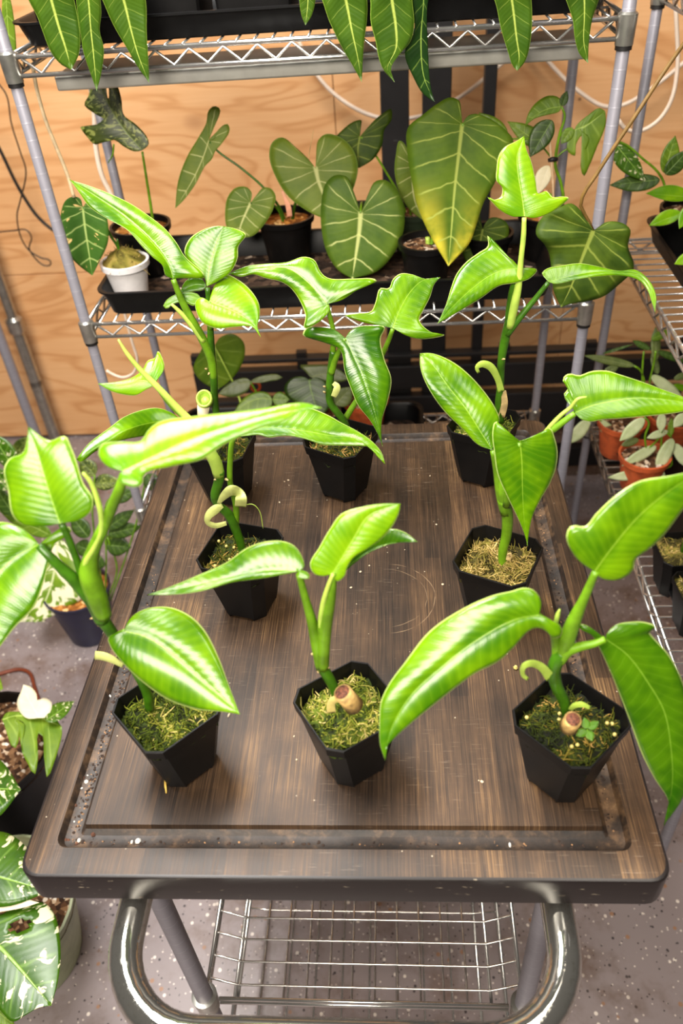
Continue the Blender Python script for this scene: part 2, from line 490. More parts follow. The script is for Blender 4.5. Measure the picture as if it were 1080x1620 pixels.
def wall_mat():
    t = NT('plywood'); ob = t.coord()
    m = t.mapping(ob, (1.0, 1.0, 3.2))
    d = t.noise(m, 1.15, 3, .5, .9)
    wv = t.math('SINE', t.math('MULTIPLY', d, 58.0))
    wv = t.math('ADD', t.math('MULTIPLY', wv, .5), .5)
    fine = t.noise(t.mapping(ob, (5, 5, 150)), 1.0, 4, .6)
    big = t.noise(t.mapping(ob, (1.2, 1, 5)), 1.3, 3)
    f = t.math('ADD', t.math('MULTIPLY', t.math('POWER', wv, 5.0), .30), t.math('MULTIPLY', fine, .34))
    f = t.math('ADD', f, t.math('MULTIPLY', big, .45))
    c = t.ramp(f, [(.22, srgb(226, 178, 128)), (.5, srgb(212, 158, 106)), (.75, srgb(198, 142, 90)), (1, srgb(166, 110, 66))])
    v = t.n('ShaderNodeTexVoronoi'); v.inputs['Scale'].default_value = 1.6; t.set(v.inputs['Vector'], t.mapping(ob, (1, 1, 1.6)))
    knot = t.smooth(v.outputs['Distance'], .085, .02)
    c = t.mix(t.math('MULTIPLY', knot, .45), c, srgb(140, 84, 44))
    v2 = t.n('ShaderNodeTexVoronoi'); v2.inputs['Scale'].default_value = 3.1; t.set(v2.inputs['Vector'], ob)
    c = t.mix(t.math('MULTIPLY', t.smooth(v2.outputs['Distance'], .022, .012), .8), c, srgb(96, 58, 34))
    t.bump(fine, .1, .001)
    return t.fin(c, .55)


def floor_mat():
    t = NT('epoxy_flake_floor'); ob = t.coord()
    base = t.mix(t.noise(ob, 3, 3), srgb(128, 117, 117), srgb(146, 135, 136))
    for sc, thr, keep, col in ((52, .17, .62, srgb(226, 216, 206)), (60, .15, .66, srgb(40, 36, 40)), (44, .17, .84, srgb(150, 112, 84)), (110, .19, .70, srgb(206, 194, 186)), (120, .19, .72, srgb(58, 52, 54))):
        v = t.n('ShaderNodeTexVoronoi'); v.inputs['Scale'].default_value = sc
        t.set(v.inputs['Vector'], t.mapping(ob, (1, 1, 1), (0, 0, sc), (sc, 0, 0)))
        sx = t.n('ShaderNodeSeparateColor'); t.t.links.new(v.outputs['Color'], sx.inputs[0])
        k = t.math('MULTIPLY', t.smooth(v.outputs['Distance'], thr + .05, thr - .03), t.math('GREATER_THAN', sx.outputs[0], keep))
        base = t.mix(t.math('MULTIPLY', k, .9), base, col)
    st = t.math('MULTIPLY', t.smooth(t.noise(ob, 5, 5, .7), .44, .72), .8)
    base = t.mix(st, base, srgb(88, 62, 42))
    st2 = t.smooth(t.noise(ob, 22, 4, .7), .66, .74)
    base = t.mix(t.math('MULTIPLY', st2, .6), base, srgb(104, 66, 38))
    return t.fin(base, .32)


def moss_mat(name, stops):
    t = NT(name)
    a = t.n('ShaderNodeAttribute', attribute_name='tone')
    sp = t.n('ShaderNodeSeparateColor'); t.t.links.new(a.outputs['Color'], sp.inputs[0])
    c = t.ramp(sp.outputs[0], stops)
    return t.fin(c, .8, 0, .2)


def soil_mat(name, cols, scale=120):
    t = NT(name); ob = t.coord()
    v = t.n('ShaderNodeTexVoronoi'); v.inputs['Scale'].default_value = scale; t.set(v.inputs['Vector'], ob)
    sx = t.n('ShaderNodeSeparateColor'); t.t.links.new(v.outputs['Color'], sx.inputs[0])
    c = t.ramp(sx.outputs[0], cols)
    t.bump(t.math('ADD', v.outputs['Distance'], t.noise(ob, scale * .4, 4)), .9, .004)
    return t.fin(c, .85, 0, .2)


MOSSG = moss_mat('moss_green', [(0, srgb(20, 24, 6)), (.3, srgb(52, 66, 12)), (.55, srgb(96, 110, 26)), (.78, srgb(156, 154, 60)), (1, srgb(214, 192, 124))])
MOSST = moss_mat('moss_dry', [(0, srgb(46, 40, 12)), (.25, srgb(112, 104, 40)), (.55, srgb(172, 146, 82)), (.8, srgb(204, 178, 116)), (1, srgb(226, 204, 146))])
MOSSD = moss_mat('moss_dark', [(0, srgb(14, 16, 4)), (.35, srgb(38, 48, 8)), (.62, srgb(72, 80, 16)), (.84, srgb(132, 108, 40)), (1, srgb(200, 156, 92))])
SOIL = soil_mat('potting_mix', [(0, srgb(48, 32, 22)), (.45, srgb(92, 62, 40)), (.75, srgb(140, 104, 72)), (.94, srgb(196, 170, 140)), (1, srgb(235, 228, 215))])
BARKS = soil_mat('bark_mix', [(0, srgb(90, 52, 20)), (.4, srgb(150, 92, 36)), (.75, srgb(190, 130, 62)), (1, srgb(226, 190, 130))], 90)
WETT = soil_mat('tray_residue', [(0, srgb(30, 24, 20)), (.6, srgb(58, 44, 36)), (.9, srgb(92, 72, 56)), (1, srgb(190, 170, 150))], 70)
BEAD = simple('fertilizer_bead', srgb(206, 190, 110), .35, nscale=80, namp=.1)
PERL = simple('perlite_white', srgb(240, 236, 226), .8, nscale=200, namp=.08)
CRUMB = simple('soil_crumb', srgb(52, 36, 26), .9, nscale=200, namp=.3)
CHIP = simple('bark_chip', srgb(150, 112, 76), .8, nscale=200, namp=.3)
BOARD, GROOVE, SIDE, WALL, FLOOR = board_mat(), groove_mat(), side_mat(), wall_mat(), floor_mat()
CLEAR = None

BZ = 0.88      # cart top
# ================================================================== SETTING
fl = mobj('floor', [(-4, -2, 0), (4, -2, 0), (4, 2.5, 0), (-4, 2.5, 0)], [(0, 1, 2, 3)], FLOOR, smooth=False)
tag(fl, 'grey speckled epoxy floor with brown dirt stains', kind='structure')
WY = 2.42
wl = MB().box((-4, WY + .02, 0), (4, WY + .06, 3.0)).build('wall_back', BLKM)
tag(wl, 'plywood clad back wall', kind='structure')
ORG[wl.name] = np.zeros(3)
for (z0, z1, cuts) in ((0.012, .635, (-4, -1.9, .54, 2.98, 4)), (.638, 1.86, (-4, -2.6, -.16, 2.28, 4)), (1.863, 3.0, (-4, -1.9, .54, 2.98, 4))):
    for a, b in zip(cuts[:-1], cuts[1:]):
        p = MB().box((a + .001, WY, z0), (b - .001, WY + .019, z1)).build('plywood_sheet', WALL, wl)
        bevel(p, .0012, 1)


# ================================================================== WIRE RACKS
def bent_truss(p0, p1, zlo, zhi, pitch, r):
    p0 = np.array(p0, float); p1 = np.array(p1, float); L = np.linalg.norm(p1 - p0)
    n = max(2, int(round(L / pitch)) * 2)
    pts = []
    for i in range(n + 1):
        q = p0 + (p1 - p0) * i / n
        pts.append((q[0], q[1], zlo if i % 2 else zhi))
    return tube_geo(pts, r, 6)


def wire_shelf(rack, x0, x1, y0, y1, z, along='y', pr=.0095):
    """x0..y1 are post centres, z the collar's middle; the rails carry truss, deck wires and collars"""
    zt, zb = z + .013, z - .013
    m = MB()
    g = pr + .004
    for zz, r in ((zt, .0038), (zb, .0034)):
        for (a, b) in (((x0 + g, y0), (x1 - g, y0)), ((x0 + g, y1), (x1 - g, y1)), ((x0, y0 + g), (x0, y1 - g)), ((x1, y0 + g), (x1, y1 - g))):
            m.tube([(*a, zz), (*b, zz)], r, 8)
    if along == 'y':
        for k in (1, 2): m.tube([(x0 + .0, y0 + (y1 - y0) * k / 3, zt - .003), (x1, y0 + (y1 - y0) * k / 3, zt - .003)], .0022, 6)
    else:
        for k in (1, 2): m.tube([(x0 + (x1 - x0) * k / 3, y0, zt - .003), (x0 + (x1 - x0) * k / 3, y1, zt - .003)], .0022, 6)
    sh = m.build('shelf', WIREM, rack, smooth=True)
    for (a, b) in (((x0 + .02, y0), (x1 - .02, y0)), ((x0 + .02, y1), (x1 - .02, y1)), ((x0, y0 + .02), (x0, y1 - .02)), ((x1, y0 + .02), (x1, y1 - .02))):
        V, Fc = bent_truss(a, b, zb + .002, zt - .003, .05, .0026)
        mobj('truss_wire', V, Fc, WIREM, sh)
    for (x, y) in ((x0, y0), (x1, y0), (x0, y1), (x1, y1)):
        c = MB().loops([circ((x, y), pr + .0035, z - .021), circ((x, y), pr + .0045, z + .018), circ((x, y), pr + .001, z + .021)], 0).build('collar', STEELM, sh)
        smooth_angle(c)
        s_ = MB().loops([circ((x, y), pr + .0025, z - .027), circ((x, y), pr + .0025, z - .0212)]).build('clip_sleeve', BLKM, sh); smooth_angle(s_)
    src = None
    o0 = ORG[rack.name]
    L = (x1 - x0) if along == 'y' else (y1 - y0)
    n = int(L / .0262)
    for i in range(1, n):
        t = i / n
        if along == 'y': loc = (x0 + L * t, (y0 + y1) / 2, zt + .003); a, b = (0, -(y1 - y0) / 2 - .003, 0), (0, (y1 - y0) / 2 + .003, 0)
        else: loc = ((x0 + x1) / 2, y0 + L * t, zt + .003); a, b = (-(x1 - x0) / 2 - .003, 0, 0), ((x1 - x0) / 2 + .003, 0, 0)
        if src is None:
            V, Fc = tube_geo([a, b], .0018, 6)
            src = mobj('deck_wire', np.array(V) + o0, Fc, WIREM, sh)
            src.location = np.array(loc) - o0
        else: share(src, 'deck_wire', sh, np.array(loc) - o0)
    return sh


def posts(rack, pts, z1, r=.0095):
    for (x, y) in pts:
        m = MB().loops([circ((x, y), .004, .0), circ((x, y), .012, .003), circ((x, y), .012, .012), circ((x, y), r, .014), circ((x, y), r, z1), circ((x, y), r * .7, z1 + .006)])
        smooth_angle(m.build('post', RINGP, rack))


SX0, SX1, SY0, SY1 = -0.574, 0.336, 1.332, 1.680
ZM, ZT, ZL = 0.973, 1.411, 0.525
rack = thing('wire_shelf_rack', 'chrome wire shelving rack with three tiers of plants behind the cart', 'shelving rack', ((SX0 + SX1) / 2, (SY0 + SY1) / 2, 0))
posts(rack, ((SX0, SY0), (SX1, SY0), (SX0, SY1), (SX1, SY1)), 1.83)
for z in (ZM, ZT, ZL, .08): wire_shelf(rack, SX0, SX1, SY0, SY1, z)

RX0, RX1, RY0, RY1 = .466, .815, .745, 1.655
rrack = thing('wire_shelf_rack', 'wire shelving rack along the right edge holding terracotta pots', 'shelving rack', ((RX0 + RX1) / 2, (RY0 + RY1) / 2, 0))
posts(rrack, ((RX0, RY0), (RX1, RY0), (RX0, RY1), (RX1, RY1)), 1.83)
for z in (.958, .505, 1.411): wire_shelf(rrack, RX0, RX1, RY0, RY1, z, along='x')

# under-shelf grow light of the main rack
gl = thing('grow_light', 'long grey aluminium grow light bar fixed under the top shelf', 'light bar', (-.11, 1.42, 1.37))
g = MB(); g.box((-.52, 1.352, 1.370), (.29, 1.47, 1.392)); bevel(g.build('housing', ALU, gl), .003)
MB().box((-.50, 1.372, 1.367), (.27, 1.45, 1.371)).build('diffuser', WHITEP, gl)


# black steel storage frame behind the rack
FY = 2.12
bf = thing('steel_frame', 'black steel storage frame standing against the plywood behind the rack', 'storage frame', (.05, FY, 0))
for px0, px1 in ((601, 647), (668, 714), (765, 785)):
    a = at(px0, 150, FY)[0]; b = at(px1, 150, FY)[0]
    m = MB(); m.box((a, FY, 0), (b, FY + .035, 1.9))
    bevel(m.build('upright', BLKM, bf), .003)
for z in (.5, .58, .66, .74, .82, .9, .98, 1.06):
    for px0, px1 in ((601, 647), (668, 714)):
        x = (at(px0, 150, FY)[0] + at(px1, 150, FY)[0]) / 2
        bevel(MB().box((x - .006, FY - .001, z - .006), (x + .006, FY + .0005, z + .006)).build('slot', CABLE, bf), .001)
for (z0, z1, x0, x1) in ((.462, .474, -.62, .85), (.36, .435, -.62, .85), (.20, .33, -.62, .85), (.05, .12, -.62, .85)):
    bevel(MB().box((x0, FY - .02, z0), (x1, FY + .015, z1)).build('beam', BLKM, bf), .002)
for x in (-.62, -.3, .3, .55, .82):
    MB().box((x, FY - .012, .40), (x + .03, FY + .01, .49)).build('bracket', BLKM, bf)
x0 = -.62
MB().box((-.62, FY + .016, .20), (.85, FY + .20, .215)).build('deck_board', CHIP, bf)

# galvanised pipe + post at the left
pp = thing('galvanised_pipe', 'galvanised steel pipe with coupling standing by the left plywood wall', 'pipe', (*at(82, 676, 2.33)[:2], 0))
b = at(40, 560, 2.33); c = at(82, 676, 2.33)
x, y = (b[0] + c[0]) / 2, 2.33
m = MB().loops([circ((x, y), .02, 0.0), circ((x, y), .02, .3)]); smooth_angle(m.build('lower_tube', STEELM, pp))
zc = at(22, 505, 2.33)[2]
smooth_angle(MB().loops([circ((x, y), .0165, .3), circ((x, y), .0165, 1.6)]).build('upper_tube', STEELM, pp))
smooth_angle(MB().loops([circ((x, y), .021, zc - .05), circ((x, y), .028, zc - .04), circ((x, y), .028, zc), circ((x, y), .018, zc + .01)]).build('coupling', STEELM, pp))
smooth_angle(MB().loops([circ((x, y), .02, .28), circ((x, y), .02, zc - .045)]).build('lower_sleeve', STEELM, pp))
q0 = at(5, 560, 2.2); q1 = at(55, 670, 2.2)
x = (q0[0] + q1[0]) / 2
sp_ = MB().loops([circ((x, 2.2), .016, 0), circ((x, 2.2), .016, 1.9)]).build('shelf_post', RINGP, None, org=(x, 2.2, 0))
smooth_angle(sp_); tag(sp_, 'grey ringed shelving post left of the rack beside the pipe', 'post')

# ================================================================== CART
CX, CY, CW, CD, CA = -0.0705, 0.743, 0.632, 0.777, math.radians(.3)
cart = thing('kitchen_cart', 'rolling cart with dark stained bamboo board top and chrome handle', 'cart', (CX, CY, 0))
hx, hy = CW / 2, CD / 2
TH = .05
bd = MB()


def rr(ix, z, r, n=6): return rrect(CX, CY, hx - ix, hy - ix, r, z, n, CA)


def grv(ix, z, r): return rrect(CX, CY, hx - ix, hy - ix, r, z, 6, CA)


gin = .030   # groove outer edge from the board edge
lo = [rr(.006, BZ - TH, .016), rr(.0, BZ - TH + .005, .02), rr(0, BZ - .0035, .02), rr(.0010, BZ - .001, .02), rr(.0034, BZ, .019),
      grv(gin, BZ, .012), grv(gin + .0015, BZ - .002, .012), grv(gin + .004, BZ - .0085, .010), grv(gin + .011, BZ - .011, .006), grv(gin + .0185, BZ - .0105, .004),
      grv(gin + .0235, BZ - .006, .0015), grv(gin + .025, BZ, .001)]
bd.loops(lo, mis=[1, 1, 1, 1, 0, 2, 2, 2, 2, 2, 0])
bd.m[-1] = 0; bd.m[-2] = 1
board = bd.build('board_top', BOARD, cart, mats=[BOARD, SIDE, GROOVE])
smooth_angle(board, 28)
# chrome handle
hr = .0165
hz = BZ - TH - hr - .004
hxl, hxr = CX - .211, CX + .219
R = .085; yf = .243
path = [(hxl, .62, hz), (hxl, .42, hz), (hxl, yf + R, hz)]
path += [(hxl + R - R * math.cos(a), yf + R - R * math.sin(a), hz) for a in np.linspace(.15, PI / 2, 9)]
path += [(hxr - R + R * math.sin(a), yf + R - R * math.cos(a), hz) for a in np.linspace(0, PI / 2 - .15, 9)]
path += [(hxr, yf + R, hz), (hxr, .42, hz), (hxr, .62, hz)]
h = MB().tube(path, hr, 20).build('handle', CHROME, cart, smooth=True)
# legs with casters
LX0, LX1, LY0, LY1 = CX - .229, CX + .231, .425, 1.07
for (x, y) in ((LX0, LY0), (LX1, LY0), (LX0, LY1), (LX1, LY1)):
    m = MB().loops([circ((x, y), .0127, .10), circ((x, y), .0127, BZ - TH)])
    lg = smooth_angle(m.build('leg', RINGP, cart))
    for zc in (.345, .13):
        c = MB().loops([circ((x, y), .0165, zc - .022), circ((x, y), .0185, zc + .02), circ((x, y), .0135, zc + .021)])
        smooth_angle(c.build('collar', STEELM, lg))
    wv = []
    for s_ in (-1, 1): wv.append([(x + s_ * .012, y + .045 * math.cos(a), .046 + .045 * math.sin(a)) for a in np.linspace(0, 2 * PI, 20, endpoint=False)])
    smooth_angle(MB().loops(wv).build('caster_wheel', BLKM, lg))
    MB().box((x - .018, y - .012, .085), (x + .018, y + .012, .104)).build('caster_fork', STEELM, lg)


def wire_basket(zr, zf, name, nc_=18, nl_=11):
    x0, x1, y0, y1 = LX0 + .0, LX1 - .0, LY0 - .0, LY1
    ins = .042
    m = MB()
    for zz in (zr, zr - .013):
        for (a, b) in (((x0 + .02, y0), (x1 - .02, y0)), ((x0 + .02, y1), (x1 - .02, y1)), ((x0, y0 + .02), (x0, y1 - .02)), ((x1, y0 + .02), (x1, y1 - .02))):
            m.tube([(*a, zz), (*b, zz)], .0032, 8)
    for (a, b) in (((x0 + ins, y0 + .01), (x0 + ins, y1 - .01)), ((x1 - ins, y0 + .01), (x1 - ins, y1 - .01))):
        m.tube([(*a, zf - .004), (*b, zf - .004)], .003, 8)
    bk = m.build(name, WIREM, cart, smooth=True)
    for (a, b) in (((x0, y0 + .02), (x0, y1 - .02)), ((x1, y0 + .02), (x1, y1 - .02))):
        V, Fc = bent_truss(a, b, zr - .012, zr - .001, .06, .002)
        mobj('truss_wire', V, Fc, WIREM, bk)
    o0 = ORG[cart.name]
    # cross wires: rim -> slope -> flat -> slope -> rim
    n = nc_; src = None
    for i in range(n + 1):
        yy = y0 + .028 + (y1 - y0 - .056) * i / n
        if src is None:
            V, Fc = tube_geo([(x0, 0, zr), (x0 + ins, 0, zf), (x1 - ins, 0, zf), (x1, 0, zr)], .0019, 6)
            src = mobj('cross_wire', np.array(V) + (0, o0[1], 0), Fc, WIREM, bk); src.location = (0, yy - o0[1], 0)
        else: share(src, 'cross_wire', bk, (0, yy - o0[1], 0))
    n = nl_; src = None
    for i in range(1, n):
        xx = x0 + ins + (x1 - x0 - 2 * ins) * i / n
        if src is None:
            V, Fc = tube_geo([(0, y0, zr - .013), (0, y0 + .01, zf - .0035), (0, y1 - .01, zf - .0035), (0, y1, zr - .013)], .0019, 6)
            src = mobj('length_wire', np.array(V) + (o0[0], 0, 0), Fc, WIREM, bk); src.location = (xx - o0[0], 0, 0)
        else: share(src, 'length_wire', bk, (xx - o0[0], 0, 0))


wire_basket(.352, .326, 'wire_basket')
wire_basket(.137, .128, 'bottom_shelf', 3, 8)


# ================================================================== PLANT HELPERS
def camdepth(P): return float((np.asarray(P) - CAM) @ CF)


def leaf(T, Y0, mid, L, R, mat='green', kk=.7, tl=0.0, tr=0.0, b=.10, wave=.0, nw=3, mode='y', nv=44, nu=7, holes=(), name='leaf', curl=0.0, th=.0005):
    """blade through midrib and two margins (pixels), on the plane Y0 (or height Y0), leaning by kk"""
    d0 = mid[0][2] if len(mid[0]) > 2 else 0.0
    M = np.array([(p[0], p[1], p[2] if len(p) > 2 else d0) for p in mid], float)
    base, tip = M[0], M[-1]
    ms = spline(M, 80)
    mL = np.concatenate([[0], np.cumsum(np.linalg.norm(np.diff(ms[:, :2], axis=0), axis=1))]); mL /= mL[-1]
    t = np.linspace(0, 1, nv)
    cols = []; svals = []
    for side in (L, R):
        mg = spline(np.vstack([base[:2], np.array(side, float), tip[:2]]), nv)
        d = np.linalg.norm(mg[:, None, :] - ms[None, :, :2], axis=2)
        near = mL[np.argmin(d, axis=1)]
        near = np.maximum.accumulate(near); near[0] = 0; near[-1] = 1
        k = np.convolve(np.pad(near, 3, mode='edge'), np.ones(7) / 7, 'valid')
        wd = np.array([np.linalg.norm(mg[q] - np.array([np.interp(k[q], mL, ms[:, 0]), np.interp(k[q], mL, ms[:, 1])])) for q in range(nv)]) / max(np.linalg.norm(np.diff(ms[:, :2], axis=0), axis=1).sum(), 1e-6)
        s_ = .8 * np.clip(k - .6 * wd, 0, 1) + .2 * k * t
        s_ = np.convolve(np.pad(np.maximum.accumulate(s_), 3, mode='edge'), np.ones(7) / 7, 'valid')
        s_[0] = 0; s_[-1] = 1
        s_ = np.maximum.accumulate(s_)
        cols.append(mg); svals.append(s_)
    sm = (svals[0] + svals[1]) / 2
    mp = np.stack([np.interp(sm, mL, ms[:, k]) for k in range(3)], 1)
    if mode == 'y': P0 = at(base[0], base[1], Y0 + base[2])
    else: P0 = atz(base[0], base[1], Y0 + base[2])
    dep = camdepth(P0)

    def to3(px, py, dd):
        if mode == 'y': return at(px, py, Y0 + dd + kk * (base[1] - py) / FPX * dep)
        return atz(px, py, Y0 + dd - kk * math.hypot(px - base[0], py - base[1]) / FPX * dep)
    mid3 = np.array([to3(*p) for p in mp])
    rows = []
    for si, (mg, off) in enumerate(((cols[0], tl), (cols[1], tr))):
        wdt = np.linalg.norm(mg - mp[:, :2], axis=1); wn = wdt / max(wdt.max(), 1e-6)
        m3 = np.array([to3(mg[i, 0], mg[i, 1], mp[i, 2] + off * wn[i]) for i in range(nv)])
        rows.append(m3)
    tang = np.gradient(mid3, axis=0)
    nrm = np.cross(tang, rows[1] - rows[0])
    nl = np.linalg.norm(nrm, axis=1)[:, None]; nrm = nrm / np.maximum(nl, 1e-9)
    avg = nrm[2:-2].mean(axis=0); avg /= max(np.linalg.norm(avg), 1e-9)
    tocam = CAM - mid3.mean(axis=0)
    if avg @ tocam < 0: avg = -avg
    gq = np.random.default_rng(int(abs(base[0] * 31 + base[1] * 17 + tip[0] * 7)) % 99991)
    und = [(gq.uniform(.006, .013), gq.uniform(4, 9), gq.uniform(0, 6.28), gq.uniform(.5, 2.5)), (gq.uniform(.002, .005), gq.uniform(10, 18), gq.uniform(0, 6.28), gq.uniform(1, 4))]
    nc = 2 * nu + 1
    V = np.zeros((nv, nc, 3)); UV = np.zeros((nv, nc, 2))
    for si in (0, 1):
        m3 = rows[si]
        for j in range(nu + 1):
            u = j / nu
            p = mid3 * (1 - u) + m3 * u
            hw = np.linalg.norm(m3 - mid3, axis=1)[:, None]
            prof = np.sin(PI * np.clip(t, 0, 1))[:, None]
            p = p + avg * (b * 4 * u * (1 - u) * hw * .26 - curl * u * u * hw * .7)
            sl = np.linalg.norm(mid3[-1] - mid3[0])
            for q_ in und:
                p = p + avg * (q_[0] * sl * np.sin(q_[1] * t + q_[2] + (q_[3] if si else -q_[3]) * u) * (.25 + .75 * u) * prof[:, 0])[:, None]
            if wave: p = p + avg * (wave * u * u * np.sin(2 * PI * nw * t + si * 1.7)[:, None] * prof)
            c = nu - j if si == 0 else nu + j
            V[:, c] = p
            UV[:, c, 0] = .5 - u / 2 if si == 0 else .5 + u / 2
            UV[:, c, 1] = t
    faces = []
    for i in range(nv - 1):
        for c in range(nc - 1):
            if holes:
                uu = (c + .5 - nu) / nu; tt = (i + .5) / (nv - 1)
                if any(((uu - h[0]) / h[2]) ** 2 + ((tt - h[1]) / h[3]) ** 2 < 1 for h in holes): continue
            faces.append((i * nc + c, i * nc + c + 1, (i + 1) * nc + c + 1, (i + 1) * nc + c))
    Vf = V.reshape(-1, 3)
    # orientation: front faces up / to the camera
    a = np.cross(V[nv // 2, nu + 1] - V[nv // 2, nu - 1], V[nv // 2 + 1, nu] - V[nv // 2 - 1, nu])
    if a @ avg < 0: faces = [f[::-1] for f in faces]
    o = mobj(name, Vf, faces, LM[mat], T, True, uv=UV.reshape(-1, 2))
    s_ = o.modifiers.new('thickness', 'SOLIDIFY'); s_.thickness = th; s_.offset = -1
    return o


def tpl(base, tip, wl, wr, shape, bend=0.0):
    """template outlines between two pixels: base and tip, half widths in pixels"""
    b = np.array(base, float); t = np.array(tip, float); d = t - b; L = np.linalg.norm(d); d /= L
    n = np.array([d[1], -d[0]])     # left of travel on the picture
    sh = {'heart': [(-.10, .16), (-.20, .45), (-.14, .78), (.05, .97), (.28, 1.0), (.5, .84), (.7, .55), (.86, .26), (.95, .09)],
          'oval': [(.03, .30), (.12, .66), (.28, .95), (.46, 1.0), (.64, .84), (.8, .52), (.92, .2)],
          'strap': [(.02, .30), (.1, .62), (.25, .9), (.45, 1.0), (.65, .9), (.8, .62), (.92, .27)],
          'arrow': [(-.14, .35), (-.22, .8), (-.08, .95), (.1, .85), (.3, .8), (.5, .7), (.7, .46), (.88, .18)]}[shape]

    def pt(a, w): return b + d * (a * L) + n * w + n * (bend * L * 4 * max(a, 0) * (1 - max(a, 0)))
    return ([pt(a, 0) for a in (0, .25, .5, .75, 1)], [pt(a, wl * w_) for a, w_ in sh], [pt(a, -wr * w_) for a, w_ in sh])


def tleaf(T, Y0, base, tip, wl, wr, shape='heart', bend=0.0, db=0.0, dt=0.0, **kw):
    m, l, r = tpl(base, tip, wl, wr, shape, bend)
    m = [(p[0], p[1], db + (dt - db) * i / 4) for i, p in enumerate(m)]
    kw.setdefault('nv', 18); kw.setdefault('nu', 4)
    return leaf(T, Y0, m, l, r, **kw)


def stalk(T, Y0, pts, mat=None, name='petiole', n=9, flat=1.0, mode='y', res=None):
    """pts: (px, py, dy, radius in metres)"""
    P = spline([(p[0], p[1], p[2] * 1000, p[3] * 820) for p in pts], res or max(6, 5 * (len(pts) - 1) + 1))
    W = [(at(p[0], p[1], Y0 + p[2] / 1000) if mode == 'y' else atz(p[0], p[1], Y0 + p[2] / 1000)) for p in P]
    V, Fc = tube_geo(W, P[:, 3] / 1000, n, flat)
    return mobj(name, V, Fc, mat or STEM, T)


def strip(T, Y0, pts, mat=None, name='cataphyll', mode='y'):
    """curling papery strip: pts (px, py, dy, half width in px)"""
    A = np.array([(p[0], p[1], p[2] * 1000, p[3]) for p in pts], float)
    P = spline(A, 5 * (len(pts) - 1) + 1)
    g = np.gradient(P[:, :2], axis=0); g /= np.maximum(np.linalg.norm(g, axis=1), 1e-9)[:, None]
    V = []
    for i, p in enumerate(P):
        nx, ny = -g[i, 1], g[i, 0]
        for s_ in (-1, 0, 1):
            V.append(at(p[0] + nx * p[3] * s_, p[1] + ny * p[3] * s_, Y0 + p[2] / 1000 + (.0015 if s_ == 0 else 0)))
    Fc = []
    for i in range(len(P) - 1):
        for c in (0, 1): Fc.append((i * 3 + c, i * 3 + c + 1, (i + 1) * 3 + c + 1, (i + 1) * 3 + c))
    o = mobj(name, V, Fc, mat or SHEATH, T)
    s_ = o.modifiers.new('thickness', 'SOLIDIFY'); s_.thickness = .0006
    return o


def octo(cx, cy, s, ch, z, rot):
    h = s / 2; pts = [(h, -h + ch), (h, h - ch), (h - ch, h), (-h + ch, h), (-h, h - ch), (-h, -h + ch), (-h + ch, -h), (h - ch, -h)]
    c, s_ = math.cos(rot), math.sin(rot)
    return [(cx + c * x - s_ * y, cy + s_ * x + c * y, z) for x, y in pts]


def strands(n, inside, zf, length, r, seed, tone, clampf=None):
    """curled moss strands: geometry + tone per vertex"""
    g = np.random.default_rng(seed); V = []; Fc = []; C = []
    for _ in range(n):
        x, y = inside(g)
        z = zf(x, y)
        a = g.uniform(0, 2 * PI); el = g.uniform(-.3, 1.0); L = length * g.uniform(.4, 1.3)
        d = np.array([math.cos(a) * math.cos(el), math.sin(a) * math.cos(el), math.sin(el)])
        cv = g.normal(0, 1.5, 3); cv[2] -= .7; dv = g.normal(0, 1.2, 3)
        P = []
        for k in range(5):
            s_ = k / 4
            P.append(np.array([x, y, z - .002]) + d * L * s_ + cv * L * .42 * s_ * s_ + dv * L * .3 * s_ ** 3)
        if clampf: P = [clampf(p) for p in P]
        gv, gf = tube_geo(P, [r, r, r * .9, r * .7, r * .3], 3, cap=False)
        o = len(V); V += gv; Fc += [tuple(i + o for i in f) for f in gf]
        C += [np.clip(tone(x, y) + g.normal(0, .16), 0, 1)] * len(gv)
    return V, Fc, C


def moss_top(T, inside, zf, grid, mat, seed, tone, n=260, length=.0072, r=.0008, clampf=None):
    """mound plus strands, one uncountable part"""
    V, Fc, C = grid
    g = np.random.default_rng(seed)
    V2, F2, C2 = strands(n, inside, zf, length, r, seed + 1, tone, clampf)
    o = len(V)
    mo = mobj('moss', list(V) + V2, list(Fc) + [tuple(i + o for i in f) for f in F2], mat, T, True, col=np.array(list(C) + C2)[:, None].repeat(3, 1))
    mo['kind'] = 'stuff'
    return mo


def val_noise(seed):
    g = np.random.default_rng(seed); ph = g.uniform(0, 6.28, (6, 2)); fr = g.uniform(60, 420, (6, 2)) * g.choice([-1, 1], (6, 2))

    def f(x, y):
        return sum(math.sin(fr[k, 0] * x + fr[k, 1] * y + ph[k, 0]) for k in range(6)) / 6
    return f


POT_S, POT_C, POT_H, POT_B = .0905, .0125, .0975, .0615


